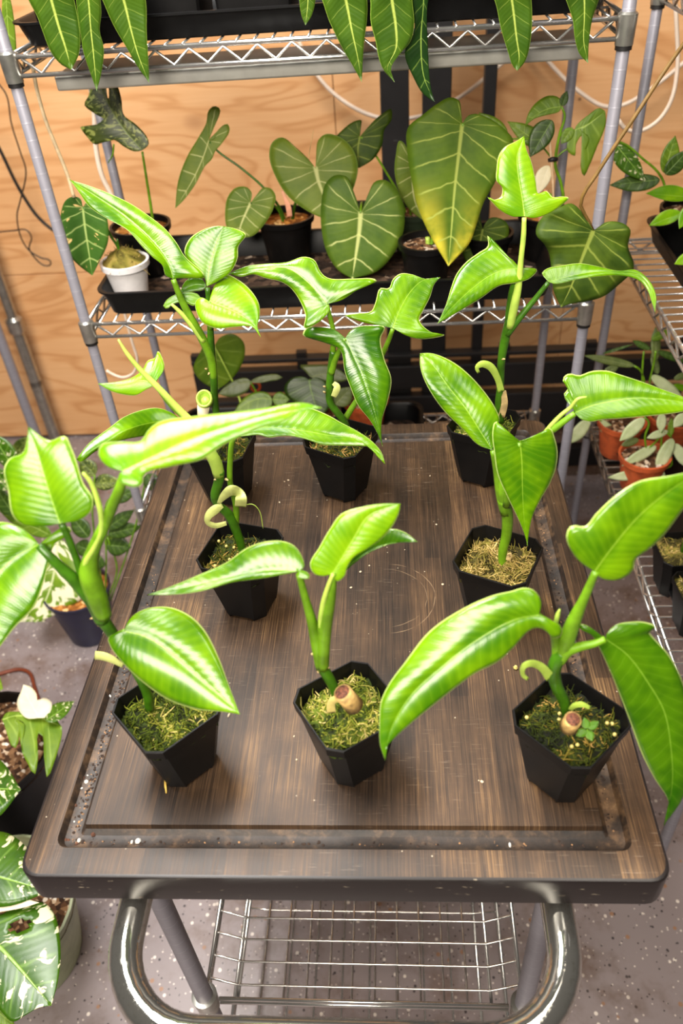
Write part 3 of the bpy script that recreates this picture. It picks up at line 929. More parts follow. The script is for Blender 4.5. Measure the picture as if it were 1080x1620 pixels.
def square_pot(T, cx, cy, rot, z0, mossmat, seed, tonebase=.5, drop=.012, nstr=260):
    m = MB()
    lo = [octo(cx, cy, POT_B - .004, .011, z0 + .004, rot), octo(cx, cy, POT_B, .0125, z0 + .005, rot),
          octo(cx, cy, POT_S - .006, .0125, z0 + POT_H - .014, rot), octo(cx, cy, POT_S - .0025, POT_C, z0 + POT_H - .0132, rot),
          octo(cx, cy, POT_S, POT_C, z0 + POT_H - .0006, rot), octo(cx, cy, POT_S - .0008, POT_C, z0 + POT_H, rot), octo(cx, cy, POT_S - .0034, POT_C, z0 + POT_H, rot),
          octo(cx, cy, POT_S - .0040, POT_C, z0 + POT_H - .001, rot), octo(cx, cy, POT_S - .0075, POT_C, z0 + POT_H - .016, rot), octo(cx, cy, POT_S - .014, POT_C, z0 + POT_H - .03, rot)]
    m.loops(lo)
    c, s_ = math.cos(rot), math.sin(rot)
    for (sx, sy) in ((1, 1), (-1, 1), (-1, -1), (1, -1)):
        for ii, (u, v, e) in enumerate(((.018, .018, .0),)):
            q = []
            for zz, k in ((z0, .96), (z0 + .0055, 1.0)):
                P = [(sx * (POT_B / 2 - .0135), sy * (POT_B / 2)), (sx * (POT_B / 2), sy * (POT_B / 2 - .0135)), (sx * (POT_B / 2 - .006), sy * (POT_B / 2 - .02)), (sx * (POT_B / 2 - .02), sy * (POT_B / 2 - .006))]
                q.append([(cx + c * x * k - s_ * y * k, cy + s_ * x * k + c * y * k, zz) for x, y in P])
            if sx * sy < 0: q = [l[::-1] for l in q]
            m.loops(q)
    p = smooth_angle(m.build('pot', BLACK, T), 20)
    # moss
    nz = val_noise(seed); H = POT_S / 2 - .0042
    zs = z0 + POT_H - drop

    def zf(x, y):
        dx, dy = x - cx, y - cy
        r_ = max(abs(c * dx + s_ * dy), abs(-s_ * dx + c * dy)) / H
        return zs + .0055 * nz(dx, dy) + .006 * (1 - r_ ** 2) - .004

    def inside(g):
        while True:
            a, b_ = g.uniform(-H, H, 2) * .93
            if abs(a) + abs(b_) < 2 * H - POT_C: return cx + c * a - s_ * b_, cy + s_ * a + c * b_
    n2 = val_noise(seed + 5)

    def tone(x, y): return tonebase + .42 * n2((x - cx) * .45, (y - cy) * .45)
    N = 22; V = []; Fc = []; C = []
    for i in range(N):
        for j in range(N):
            a, b_ = (i / (N - 1) * 2 - 1) * H, (j / (N - 1) * 2 - 1) * H
            ov = abs(a) + abs(b_) - (2 * H - POT_C * .9)
            if ov > 0: a -= math.copysign(ov / 2, a); b_ -= math.copysign(ov / 2, b_)
            x, y = cx + c * a - s_ * b_, cy + s_ * a + c * b_
            V.append((x, y, zf(x, y) - .002 + rng.normal(0, .0018))); C.append(float(np.clip(tone(x, y) - .38 + rng.normal(0, .12), 0, 1)))
    for i in range(N - 1):
        for j in range(N - 1): Fc.append((i * N + j, (i + 1) * N + j, (i + 1) * N + j + 1, i * N + j + 1))
    def clampf(p):
        dx, dy = p[0] - cx, p[1] - cy
        a, b_ = c * dx + s_ * dy, -s_ * dx + c * dy
        k = H - .0012 - max(0, zs - p[2]) * .3
        a, b_ = min(max(a, -k), k), min(max(b_, -k), k)
        ov = abs(a) + abs(b_) - (2 * k - POT_C)
        if ov > 0: a -= math.copysign(ov / 2, a); b_ -= math.copysign(ov / 2, b_)
        return np.array([cx + c * a - s_ * b_, cy + s_ * a + c * b_, p[2]])
    moss_top(T, inside, zf, (V, Fc, C), mossmat, seed, tone, nstr, clampf=clampf)
    return zs


def beads(T, pts, r=.0021):
    m = MB()
    for (x, y, z) in pts:
        lo = [[(x + r * math.cos(e) * math.cos(a), y + r * math.cos(e) * math.sin(a), z + r * math.sin(e)) for a in np.linspace(0, 2 * PI, 8, endpoint=False)] for e in (-1.3, -.6, 0, .6, 1.3)]
        m.loops(lo)
    o = m.build('fertilizer_beads', BEAD, T, True); o['kind'] = 'stuff'
    return o


def stump(T, Y0, p_end, p_base, r):
    """cut stem: bark cylinder with a brown cut face"""
    A = at(*p_base[:2], Y0 + p_base[2]); B = at(*p_end[:2], Y0 + p_end[2])
    V, Fc = tube_geo([A, (A + B) / 2, B], [r * 1.08, r, r], 14)
    st = mobj('cut_stem', V, Fc, BARK, T)
    d = (B - A) / np.linalg.norm(B - A)
    V, Fc = tube_geo([B, B + d * .0006], [r * .82, r * .8], 14)
    mobj('cut_face', V, Fc, CUT, st)
    return st


def nubs(T, Y0, pts):
    m = MB()
    for (px, py, dy, dx_, dz_) in pts:
        A = at(px, py, Y0 + dy); B = at(px + dx_, py + dz_, Y0 + dy - .003)
        m.tube([A, (A + B) / 2, B], [.0018, .0014, .0004], 6)
    o = m.build('root_nubs', HUSK, T, True); o['kind'] = 'stuff'
    return o


# ================================================================== THE EIGHT PLANTS ON THE BOARD
fit = {'FL': (-.1932, .5044, -96.21), 'FM': (-.0093, .4886, -106.6), 'FR': (.2044, .4511, -95.79), 'ML': (-.1288, .7346, -66.0),
       'MR': (.1819, .686, -75.69), 'BL': (-.1690, .9700, -60.0), 'BM': (.0072, .9602, -79.0), 'BR': (.2191, .9685, -77.95)}
GRP = 'young philodendrons on the cart'
labs = {'FL': 'four-leaf philodendron at the front left of the board, leaves reaching past the left edge',
        'FM': 'smallest philodendron, upright with two petioles and a cut stump, front middle of the board',
        'FR': 'philodendron with three broad drooping leaves and a clover seedling in its pot, front right',
        'ML': 'philodendron with peeling pale sheaths on its crooked stem, second row left',
        'MR': 'philodendron in pale dry moss with one leaf hanging down over its pot, second row right',
        'BL': 'tall philodendron with a long leaf pointing up left, back left corner of the board',
        'BM': 'philodendron with glossy arrow-shaped leaves, back row middle pot',
        'BR': 'tallest philodendron with an arrowhead leaf at its top, back right corner of the board'}
mossm = {'FL': (MOSSG, .55), 'FM': (MOSSG, .68), 'FR': (MOSSD, .5), 'ML': (MOSSD, .62), 'MR': (MOSST, .42), 'BL': (MOSSD, .55), 'BM': (MOSSD, .6), 'BR': (MOSSG, .6)}
PT = {}; PY = {}; PC = {}
for i, (k, (fx, fy, fa)) in enumerate(fit.items()):
    wx, wy, _ = rotz((fx, fy, 0), YAW)
    T = thing('potted_philodendron', labs[k], 'potted plant', (wx, wy, BZ), GRP)
    zs = square_pot(T, wx, wy, math.radians(fa + 45) + YAW, BZ, mossm[k][0], 100 + 17 * i, mossm[k][1], drop=.014, nstr=1100)
    PT[k] = T; PY[k] = wy; PC[k] = (wx, wy, zs)

# ---- front left
T, Y = PT['FL'], PY['FL']
stalk(T, Y, [(237, 1122, 0, .0062), (233, 1098, 0, .006), (212, 1055, 0, .0064), (186, 1015, 0, .0068), (168, 988, 0, .0072), (160, 978, 0, .0078)], STEMD, 'stem')
stalk(T, Y, [(162, 982, 0, .0085), (150, 955, 0, .0092), (128, 928, 0, .0078), (100, 901, 0, .0062), (80, 882, 0, .0052), (62, 863, .005, .0045)], STEMD)
stalk(T, Y, [(164, 975, -.004, .009), (152, 940, -.004, .0115), (141, 905, -.002, .0108), (146, 875, 0, .0075), (162, 838, 0, .006), (178, 800, 0, .0055), (192, 765, 0, .005), (196, 750, 0, .004)], STEM)
stalk(T, Y, [(131, 748, 0, .0012), (143, 762, 0, .0022), (153, 787, -.002, .0026), (160, 815, -.003, .0028), (160, 840, -.003, .0026), (148, 868, -.004, .0028), (135, 893, -.005, .003), (140, 915, -.003, .002)], STEML, 'sheath')
stalk(T, Y, [(138, 935, .004, .006), (124, 893, .004, .0042), (112, 860, .004, .0038), (98, 829, .002, .0036)], STEMD)
stalk(T, Y, [(182, 1008, 0, .0045), (190, 1003, -.004, .004), (198, 999, -.008, .0035)], STEM)
strip(T, Y, [(150, 1037, -.01, 6), (165, 1039, -.012, 6), (180, 1045, -.012, 5), (195, 1054, -.01, 3)], SHEATH)
nubs(T, Y, [(154, 976, 0, -12, 3), (171, 974, 0, 3, -7), (156, 985, 0, -1, 6)])
leaf(T, Y, [(197, 999, -.01), (225, 1005), (270, 1032), (325, 1080), (379, 1130)], [(199, 989), (212, 972), (238, 961), (270, 961), (300, 975), (322, 997), (345, 1040), (361, 1083)][::1],
     [(184, 1001), (170, 1009), (173, 1021), (190, 1045), (226, 1081), (266, 1109), (312, 1123), (351, 1126)], 'green', kk=.75, b=.22, curl=.12)
leaf(T, Y, [(62, 862, .01), (25, 880), (-6, 912), (-26, 970), (-16, 1046)], [(50, 847), (25, 831), (0, 826), (-40, 846), (-68, 910), (-52, 990)],
     [(72, 856), (90, 839), (106, 832), (114, 838), (105, 849), (87, 860), (79, 880), (69, 920), (52, 963), (25, 990), (2, 1020)], 'green', kk=.7, b=.2)
leaf(T, Y, [(95, 828), (82, 790), (68, 745), (58, 712), (45, 675)], [(75, 832), (32, 829), (19, 815), (12, 775), (6, 742), (15, 726), (37, 716), (42, 700)],
     [(125, 823), (144, 808), (147, 788), (133, 765), (121, 728), (112, 706), (103, 690), (78, 697)], 'green', kk=.55, b=.18)
leaf(T, Y, [(194, 745), (225, 730), (290, 700), (360, 675), (430, 655), (508, 645)], [(176, 741), (160, 729), (154, 714), (160, 702), (190, 698), (222, 697), (232, 680), (250, 665), (300, 657), (360, 651), (420, 644), (482, 637)],
     [(186, 757), (192, 764), (212, 770), (224, 765), (226, 750), (270, 736), (320, 725), (355, 702), (390, 686), (420, 673), (450, 666), (477, 650)], 'lime', kk=.85, b=.22, curl=.1)

# ---- front middle
T, Y = PT['FM'], PY['FM']
stalk(T, Y, [(533, 1104, 0, .0055), (526, 1084, 0, .0062), (515, 1064, 0, .0068), (509, 1054, 0, .007)], STEMD, 'stem')
stalk(T, Y, [(509, 1056, 0, .0078), (503, 1025, 0, .0078), (491, 975, .002, .0055), (481, 940, .003, .0042), (473, 908, .004, .0036)], STEM)
stalk(T, Y, [(511, 1056, -.004, .0068), (512, 1020, -.004, .0075), (514, 985, -.003, .0085), (520, 950, -.002, .0075), (526, 920, 0, .0045), (527, 906, 0, .0036)], STEM)
stalk(T, Y, [(510, 1015, -.006, .002), (507, 985, -.006, .0028), (511, 955, -.006, .0028), (521, 922, -.004, .0022), (527, 908, -.002, .0018)], STEML, 'sheath')
nubs(T, Y, [(497, 1034, 0, -5, 1), (504, 1060, -.003, -1, 5), (516, 1058, -.003, 4, -2)])
leaf(T, Y, [(472, 904, .005), (420, 903), (370, 914), (320, 924), (270, 934), (234, 941)], [(470, 911), (480, 916), (491, 914), (482, 903), (464, 906), (420, 914), (370, 921), (320, 935), (270, 941)],
     [(481, 898), (478, 882), (466, 864), (446, 856), (420, 857), (390, 867), (357, 890), (320, 907), (270, 928)], 'green', kk=.75, b=.15)
leaf(T, Y, [(527, 906), (540, 884), (560, 850), (580, 818), (605, 805), (633, 797)], [(515, 911), (497, 908), (490, 893), (505, 866), (521, 838), (540, 813), (577, 801), (605, 797)],
     [(532, 920), (545, 911), (549, 897), (560, 881), (585, 866), (605, 851), (621, 832), (631, 810)], 'lime', kk=.5, b=.2)
leaf(T, Y, [(530, 912, .035), (565, 885, .035), (610, 862, .035), (660, 857, .03)], [(545, 880), (580, 852), (620, 837), (640, 842)], [(540, 908), (560, 892), (585, 873), (615, 861), (645, 857)], 'deep', kk=.5, b=.15)
stump(T, Y, (541, 1095, -.028), (560, 1117, -.026), .0088)
strip(T, Y, [(524, 1128, -.022, 7), (524, 1112, -.022, 6), (532, 1106, -.022, 5), (544, 1108, -.02, 3)], simple('dried_sheath', srgb(220, 200, 120), .5))

# ---- front right
T, Y = PT['FR'], PY['FR']
stalk(T, Y, [(897, 1133, 0, .0062), (892, 1110, 0, .0066), (880, 1085, 0, .0072), (876, 1062, 0, .0078), (882, 1042, 0, .008), (892, 1032, 0, .0072)], STEMD, 'stem')
stalk(T, Y, [(884, 1045, 0, .007), (898, 1030, -.002, .0062), (918, 1023, -.004, .005), (940, 1018, -.006, .0042), (957, 1011, -.006, .0036)], STEM)
stalk(T, Y, [(889, 1035, 0, .006), (897, 1010, 0, .0085), (909, 978, 0, .0072), (922, 950, 0, .005), (933, 925, 0, .0042), (942, 904, 0, .0038)], STEM)
stalk(T, Y, [(881, 1042, .002, .006), (880, 1020, .004, .0055), (874, 998, -.002, .0045), (853, 975, -.009, .0034)], STEM)
stalk(T, Y, [(878, 990, 0, .0022), (882, 972, 0, .0022), (885, 964, 0, .0008)], STEML, 'sheath')
strip(T, Y, [(871, 1073, -.005, 8), (855, 1055, -.01, 6), (840, 1050, -.014, 5), (828, 1055, -.016, 4), (827, 1068, -.014, 3), (835, 1075, -.012, 2)], STEML)
strip(T, Y, [(901, 1124, -.01, 3), (908, 1117, -.012, 4), (920, 1115, -.014, 4), (933, 1120, -.014, 2)], STEML)
leaf(T, Y, [(852, 973, -.012), (815, 980), (752, 1014), (702, 1052), (650, 1100), (618, 1155), (609, 1202)],
     [(851, 970), (856, 960), (855, 948), (843, 933), (828, 930), (810, 935), (780, 942), (735, 962), (680, 1000), (640, 1050), (614, 1085), (602, 1112), (600, 1145), (601, 1178), (605, 1192)],
     [(856, 973), (872, 981), (888, 992), (889, 1006), (876, 1011), (866, 1001), (853, 994), (840, 997), (812, 1027), (790, 1047), (752, 1066), (730, 1081), (690, 1112), (640, 1153), (620, 1172), (608, 1188)], 'green', kk=.65, b=.22, curl=.12, nv=60)
leaf(T, Y, [(941, 903, 0), (965, 870), (1017, 810), (1080, 762), (1136, 735)], [(933, 900), (915, 887), (901, 867), (896, 850), (901, 835), (910, 832), (925, 834), (943, 813), (972, 785), (1010, 762), (1060, 753), (1105, 743)],
     [(946, 912), (968, 919), (990, 914), (1003, 902), (1006, 887), (1027, 870), (1050, 847), (1080, 807), (1112, 766)], 'green', kk=.4, b=.2, curl=.05)
leaf(T, Y, [(957, 1011, -.005), (990, 1034), (1025, 1080), (1050, 1124), (1061, 1182), (1063, 1240), (1050, 1306)],
     [(950, 1005), (935, 994), (922, 989), (914, 991), (922, 999), (936, 1006), (944, 1018), (957, 1044), (975, 1086), (995, 1138), (1017, 1197), (1037, 1235), (1056, 1265), (1059, 1288)],
     [(960, 1002), (975, 989), (998, 985), (1022, 986), (1040, 994), (1028, 1001), (1037, 1013), (1056, 1034), (1071, 1058), (1085, 1092), (1096, 1150), (1094, 1215), (1080, 1265), (1062, 1291)], 'deep', kk=.45, b=.22, curl=.1, nv=60)
stump(T, Y, (906, 1138, -.032), (899, 1150, -.028), .0078)
for (px, py, dx_, dy_) in ((925, 1147, -1, -12), (937, 1148, 10, -7), (922, 1160, -11, 4), (933, 1162, 4, 10)):
    tleaf(T, Y - .035, (929 + (px - 929) * .2, 1154 + (py - 1154) * .2), (px + dx_, py + dy_), 7, 7, 'oval', mat='deep', nv=8, nu=3, kk=.9, name='seedling_leaf')
stalk(T, Y - .035, [(929, 1166, 0, .0008), (929, 1154, 0, .0008)], STEM, 'seedling_stem', 6)
bp = []
for (px, py) in ((833, 1135), (885, 1129), (884, 1138), (968, 1145), (972, 1162), (913, 1178), (904, 1181), (960, 1144), (880, 1100)):
    q = atz(px, py, PC['FR'][2] + .003); bp.append(q)
beads(T, bp)

# ---- second row left
T, Y = PT['ML'], PY['ML']
stalk(T, Y, [(386, 880, 0, .006), (378, 852, 0, .0066), (368, 826, 0, .0072), (360, 812, 0, .0072), (346, 800, 0, .0066), (340, 786, 0, .0068), (346, 760, 0, .0072), (346, 745, 0, .0078)], STEMD, 'stem')
stalk(T, Y, [(346, 752, 0, .008), (341, 732, 0, .0088), (330, 712, 0, .008), (310, 676, .004, .0058), (280, 645, .006, .0048), (250, 613, .008, .0042), (222, 585, .01, .0034), (200, 558, .012, .0024), (187, 537, .014, .0012)], STEML)
stalk(T, Y, [(372, 838, .003, .0056), (373, 800, .004, .0046), (364, 765, .004, .0042), (364, 730, .004, .004), (369, 695, .004, .0038), (378, 684, .004, .0034)], STEM)
stalk(T, Y, [(338, 725, .012, .006), (318, 690, .02, .0045), (288, 668, .03, .004)], STEM)
stalk(T, Y, [(300, 668, .01, .004), (268, 638, .012, .0036), (245, 607, .014, .003)], STEM)
strip(T, Y, [(345, 797, -.012, 2), (354, 785, -.014, 6), (366, 776, -.016, 8), (378, 780, -.012, 7), (381, 789, -.018, 9), (380, 802, -.016, 9)], SHEATH)
strip(T, Y, [(352, 800, -.006, 3), (341, 806, -.01, 7), (330, 816, -.014, 6), (328, 826, -.014, 4), (340, 832, -.012, 4), (358, 828, -.01, 3)], SHEATH)
stalk(T, Y, [(383, 800, -.01, .0007), (400, 798, -.012, .0006), (410, 808, -.012, .0006), (416, 836, -.012, .0005)], STEML, 'dry_fibre', 5)
nubs(T, Y, [(344, 758, -.003, -6, 1), (357, 758, -.003, 4, 2), (374, 838, 0, 2, 6)])
leaf(T, Y, [(374, 690, .004), (405, 677), (445, 677), (482, 682), (520, 689), (565, 695), (609, 734)], [(385, 668), (410, 652), (445, 645), (490, 645), (520, 657), (540, 669), (566, 683), (590, 700), (604, 717)],
     [(385, 690), (410, 688), (425, 692), (442, 690), (457, 690), (482, 695), (510, 704), (545, 705), (585, 707), (600, 714)], 'green', kk=.8, b=.15)
leaf(T, Y, [(290, 668, .03), (250, 667, .02), (200, 680, .0), (160, 704, -.01), (121, 726, -.02)], [(275, 655), (250, 646), (225, 649), (195, 660), (175, 675), (140, 702)],
     [(280, 676), (250, 686), (222, 691), (187, 699), (152, 714), (125, 731)], 'green', kk=.8, b=.2)
leaf(T, Y, [(246, 608, .014), (225, 602), (205, 606), (180, 609), (155, 607)], [(247, 600), (256, 592), (260, 580), (257, 567), (250, 555), (245, 566), (234, 570), (224, 586), (209, 597), (185, 604)],
     [(240, 612), (230, 617), (215, 625), (200, 625), (176, 619)], 'lime', kk=.5, b=.15, tl=.012)
bp = [atz(px, py, PC['ML'][2] + .004) for (px, py) in ((346, 856), (358, 864), (370, 866), (363, 885), (340, 895))]
beads(T, bp)

# ---- second row right
T, Y = PT['MR'], PY['MR']
stalk(T, Y, [(795, 902, 0, .006), (795, 872, 0, .0066), (801, 846, 0, .0074), (802, 812, 0, .0082), (796, 790, 0, .0084)], STEM, 'stem')
stalk(T, Y, [(799, 812, .004, .0075), (792, 780, .004, .0075), (786, 745, .004, .0055), (779, 713, .004, .0036)], STEM)
stalk(T, Y, [(800, 812, 0, .0082), (797, 770, 0, .0085), (808, 735, .004, .0062), (840, 705, .006, .0048), (872, 682, .006, .0045), (895, 664, .006, .0042), (909, 654, .006, .0038)], STEM)
stalk(T, Y, [(856, 690, -.004, .0022), (872, 672, -.005, .0026), (888, 656, -.005, .0026), (903, 644, -.005, .0024), (914, 631, -.006, .002), (928, 628, -.006, .001)], STEML, 'sheath')
stalk(T, Y, [(801, 800, -.006, .006), (812, 745, -.014, .0048), (822, 700, -.018, .0036)], STEM)
leaf(T, Y, [(778, 712, .004), (764, 690), (737, 648), (706, 608), (685, 578), (664, 559)], [(757, 704), (735, 682), (700, 647), (675, 610), (665, 582)],
     [(781, 702), (781, 682), (790, 665), (786, 652), (770, 625), (745, 595), (715, 572), (682, 559)], 'green', kk=.55, b=.22, tr=.004)
leaf(T, Y, [(822, 698, -.018), (825, 730), (826, 770), (828, 812), (834, 863)], [(807, 690), (793, 674), (784, 667), (779, 684), (782, 717), (787, 750), (803, 787), (820, 822), (830, 847)],
     [(828, 697), (847, 693), (862, 682), (871, 678), (878, 693), (883, 717), (880, 743), (870, 767), (857, 788), (843, 815), (837, 840)], 'green', kk=.4, b=.22, curl=.12)
leaf(T, Y, [(909, 653, .006), (935, 642), (965, 635), (1000, 630), (1060, 633), (1112, 643)], [(905, 644), (895, 634), (892, 622), (900, 614), (890, 604), (893, 594), (902, 591), (915, 594), (935, 587), (960, 586), (980, 592), (1010, 602), (1047, 616), (1082, 629)],
     [(917, 662), (935, 667), (950, 664), (985, 662), (1035, 657), (1080, 651)], 'green', kk=.75, b=.2)
strip(T, Y, [(803, 887, -.012, 3), (806, 878, -.012, 4), (803, 880, -.012, 2)], HUSK)

# ---- back left
T, Y = PT['BL'], PY['BL']
stalk(T, Y, [(349, 702, 0, .0062), (345, 670, 0, .0062), (340, 640, 0, .0064), (338, 600, 0, .0066), (334, 560, 0, .0068), (333, 530, 0, .0056), (331, 490, 0, .0046), (328, 455, 0, .004)], STEMD, 'stem')
stalk(T, Y, [(338, 600, 0, .0062), (334, 568, -.002, .0075), (318, 532, -.004, .0072), (300, 500, -.004, .0064), (285, 470, -.004, .0052), (274, 442, -.004, .0042)], STEM)
stalk(T, Y, [(322, 540, -.006, .005), (298, 508, -.007, .0044), (283, 492, -.007, .0034), (271, 481, -.007, .0022)], STEML, 'sheath')
stalk(T, Y, [(333, 520, -.004, .004), (333, 495, -.006, .0036), (331, 477, -.006, .003)], STEM)
nubs(T, Y, [(327, 584, -.004, -3, -1), (331, 590, -.004, -2, 3)])
leaf(T, Y, [(274, 441, -.004), (266, 418), (241, 384), (200, 345), (150, 310), (110, 284)], [(262, 436), (257, 420), (243, 408), (225, 390), (200, 362), (170, 345), (140, 325), (122, 300)],
     [(290, 440), (308, 440), (325, 438), (318, 427), (306, 417), (291, 403), (281, 386), (262, 362), (237, 342), (207, 322), (175, 307), (138, 293)], 'green', kk=.35, b=.2, tl=-.012, curl=.15)
leaf(T, Y, [(327, 453, 0), (332, 420), (341, 388), (349, 368), (355, 358)], [(322, 436), (306, 421), (292, 400), (300, 378), (318, 365), (338, 358)],
     [(345, 445), (365, 430), (376, 408), (377, 390), (389, 371), (376, 363)], 'green', kk=.4, b=.18)
leaf(T, Y, [(331, 477, -.006), (357, 487), (385, 501), (402, 515), (412, 533)], [(334, 463), (340, 447), (352, 432), (374, 440), (395, 457), (409, 480), (410, 502), (407, 515)],
     [(318, 470), (309, 477), (310, 492), (320, 510), (342, 519), (370, 517), (398, 517)], 'lime', kk=.65, b=.25, curl=.12)
leaf(T, Y, [(318, 474, 0), (300, 470), (278, 474), (258, 484)], [(314, 466), (299, 462), (278, 466), (264, 474)], [(306, 484), (292, 478), (274, 481), (263, 489)], 'green', kk=.6, b=.1, nv=14, nu=4)
leaf(T, Y + .02, [(326, 452, 0), (312, 450), (298, 454), (285, 462)], [(320, 442), (305, 438), (292, 446)], [(322, 458), (306, 461), (292, 464)], 'deep', kk=.6, b=.1, nv=12, nu=4)
# rolled cataphyll on the stem
N = 16
c0 = at(322, 630, Y - .012); u_ = CR; w_ = np.cross(CR, np.array([0, -.5, .85])); up = CU
lo = []
for k, (r_, f_) in enumerate(((.0105, 0), (.0118, .004), (.0118, .014), (.010, .017))):
    lo.append([c0 + r_ * math.cos(a) * CR + r_ * 1.1 * math.sin(a) * CU + CF * (f_) for a in np.linspace(0, 2 * PI, N, endpoint=False)])
inner = [[c0 + r_ * math.cos(a) * CR + r_ * 1.1 * math.sin(a) * CU + CF * f_ for a in np.linspace(0, 2 * PI, N, endpoint=False)] for r_, f_ in ((.0088, .001), (.0085, .010))]
mm = MB(); mm.loops(lo[::-1] + inner, cap0=True, cap1=True)
mm.build('cataphyll', STEML, T, True)
mobj('cataphyll_core', *tube_geo([c0 + CF * .012 - CU * .003 + CR * .002, c0 + CF * .001 - CU * .003 + CR * .002], [.006, .0055], 10), STEML, T)
mobj('cataphyll_base', *tube_geo([at(322, 641, Y - .008), at(321, 655, Y - .006), at(326, 668, Y - .004)], [.009, .008, .006], 10), simple('sheath_cream', srgb(232, 220, 180), .6), T)

# ---- back middle
T, Y = PT['BM'], PY['BM']
stalk(T, Y, [(552, 688, 0, .0062), (545, 668, 0, .0064), (533, 652, 0, .0066), (522, 636, 0, .0066), (521, 615, 0, .0066), (524, 580, 0, .0064), (527, 555, 0, .0062)], STEMD, 'stem')
stalk(T, Y, [(526, 560, 0, .005), (527, 525, 0, .0042), (520, 495, 0, .0038), (517, 482, 0, .0034)], STEM)
stalk(T, Y, [(524, 590, -.003, .006), (530, 570, -.006, .005), (540, 548, -.01, .004), (546, 536, -.012, .0034)], STEM)
stalk(T, Y, [(544, 666, .008, .006), (560, 640, .012, .005), (584, 605, .016, .0046), (606, 558, .018, .0042), (616, 535, .016, .004), (621, 520, .012, .0036)], STEM)
strip(T, Y, [(527, 628, -.008, 4), (531, 620, -.01, 5), (533, 612, -.01, 5), (527, 606, -.008, 3)], SHEATH)
nubs(T, Y, [(514, 621, -.004, -3, -2), (527, 620, -.004, 3, -4), (514, 612, -.004, -3, -1)])
leaf(T, Y, [(517, 481, 0), (502, 463), (487, 447), (455, 425), (420, 424), (385, 428), (361, 433)], [(522, 488), (508, 507), (492, 517), (481, 520), (483, 500), (477, 482), (460, 456), (445, 446), (420, 440), (400, 434), (382, 438)],
     [(540, 475), (572, 455), (590, 449), (597, 444), (590, 441), (560, 441), (517, 439), (507, 430), (497, 411), (480, 406), (455, 414), (420, 417), (390, 421)], 'green', kk=.55, b=.2, nv=56)
leaf(T, Y, [(621, 519, .012), (632, 490), (650, 460), (668, 444), (696, 439)], [(610, 516), (577, 511), (556, 504), (545, 499), (565, 496), (587, 492), (594, 477), (601, 456), (615, 456), (621, 442), (633, 433), (650, 434), (672, 441)],
     [(626, 522), (640, 530), (660, 536), (685, 535), (704, 530), (681, 525), (663, 506), (670, 490), (680, 470), (687, 449)], 'green', kk=.6, b=.2, nv=56)
leaf(T, Y, [(546, 535, -.012), (556, 555), (570, 583), (581, 613), (591, 645), (605, 706)], [(530, 522), (503, 517), (483, 519), (478, 530), (492, 536), (512, 542), (538, 554), (545, 587), (555, 615), (566, 641), (585, 665), (597, 686)],
     [(553, 524), (566, 517), (590, 515), (609, 517), (602, 535), (608, 568), (619, 600), (613, 635), (604, 665), (603, 690)], 'deep', kk=.5, b=.22, curl=.1, nv=56)

# ---- back right
T, Y = PT['BR'], PY['BR']
stalk(T, Y, [(793, 668, 0, .006), (788, 645, 0, .0062), (791, 615, 0, .0064), (793, 570, 0, .0068), (799, 535, 0, .0078), (806, 505, 0, .0074)], STEMD, 'stem')
stalk(T, Y, [(803, 520, 0, .006), (806, 480, 0, .0052), (812, 450, 0, .0046), (822, 426, 0, .0036)], STEMD)
stalk(T, Y, [(806, 518, -.003, .0066), (814, 480, -.004, .0072), (820, 450, -.004, .0058), (824, 410, -.003, .0042), (828, 372, -.002, .004), (829, 344, 0, .0034)], STEML)
stalk(T, Y, [(801, 530, -.002, .0062), (820, 505, -.002, .0056), (842, 478, 0, .0046), (867, 447, 0, .0036)], STEMD)
strip(T, Y, [(793, 620, -.006, 5), (786, 597, -.009, 5), (775, 580, -.012, 6), (762, 576, -.014, 5), (754, 582, -.014, 3), (757, 590, -.012, 2)], STEML)
strip(T, Y, [(796, 618, -.004, 4), (798, 638, -.005, 5), (793, 660, -.005, 5)], HUSK)
nubs(T, Y, [(794, 568, -.004, 5, 0)])
leaf(T, Y, [(829, 342, 0), (825, 310), (819, 275), (818, 245), (829, 215)], [(812, 343), (790, 332), (778, 320), (770, 311), (782, 316), (792, 311), (794, 297), (785, 286), (785, 268), (789, 245), (799, 232), (815, 224)],
     [(842, 345), (870, 337), (893, 321), (900, 313), (887, 311), (874, 312), (864, 302), (852, 307), (847, 285), (840, 255), (832, 235)], 'lime', kk=.35, b=.15, nv=56)
leaf(T, Y, [(822, 425, 0), (800, 426), (775, 436), (745, 458), (715, 486), (692, 512)], [(812, 412), (793, 397), (778, 385), (771, 369), (772, 388), (758, 398), (738, 413), (722, 433), (713, 456), (706, 480)],
     [(835, 423), (850, 426), (838, 440), (817, 447), (790, 452), (760, 472), (725, 493)], 'green', kk=.6, b=.22, nv=56, curl=.1)
leaf(T, Y, [(867, 446, 0), (900, 437), (945, 430), (985, 432), (1012, 436), (1029, 457), (1036, 494)], [(857, 432), (865, 425), (885, 421), (917, 416), (945, 420), (980, 428), (1005, 427), (1025, 442), (1037, 466)],
     [(877, 449), (910, 443), (945, 438), (980, 436), (1010, 443), (1024, 458), (1031, 478)], 'green', kk=.7, b=.15)


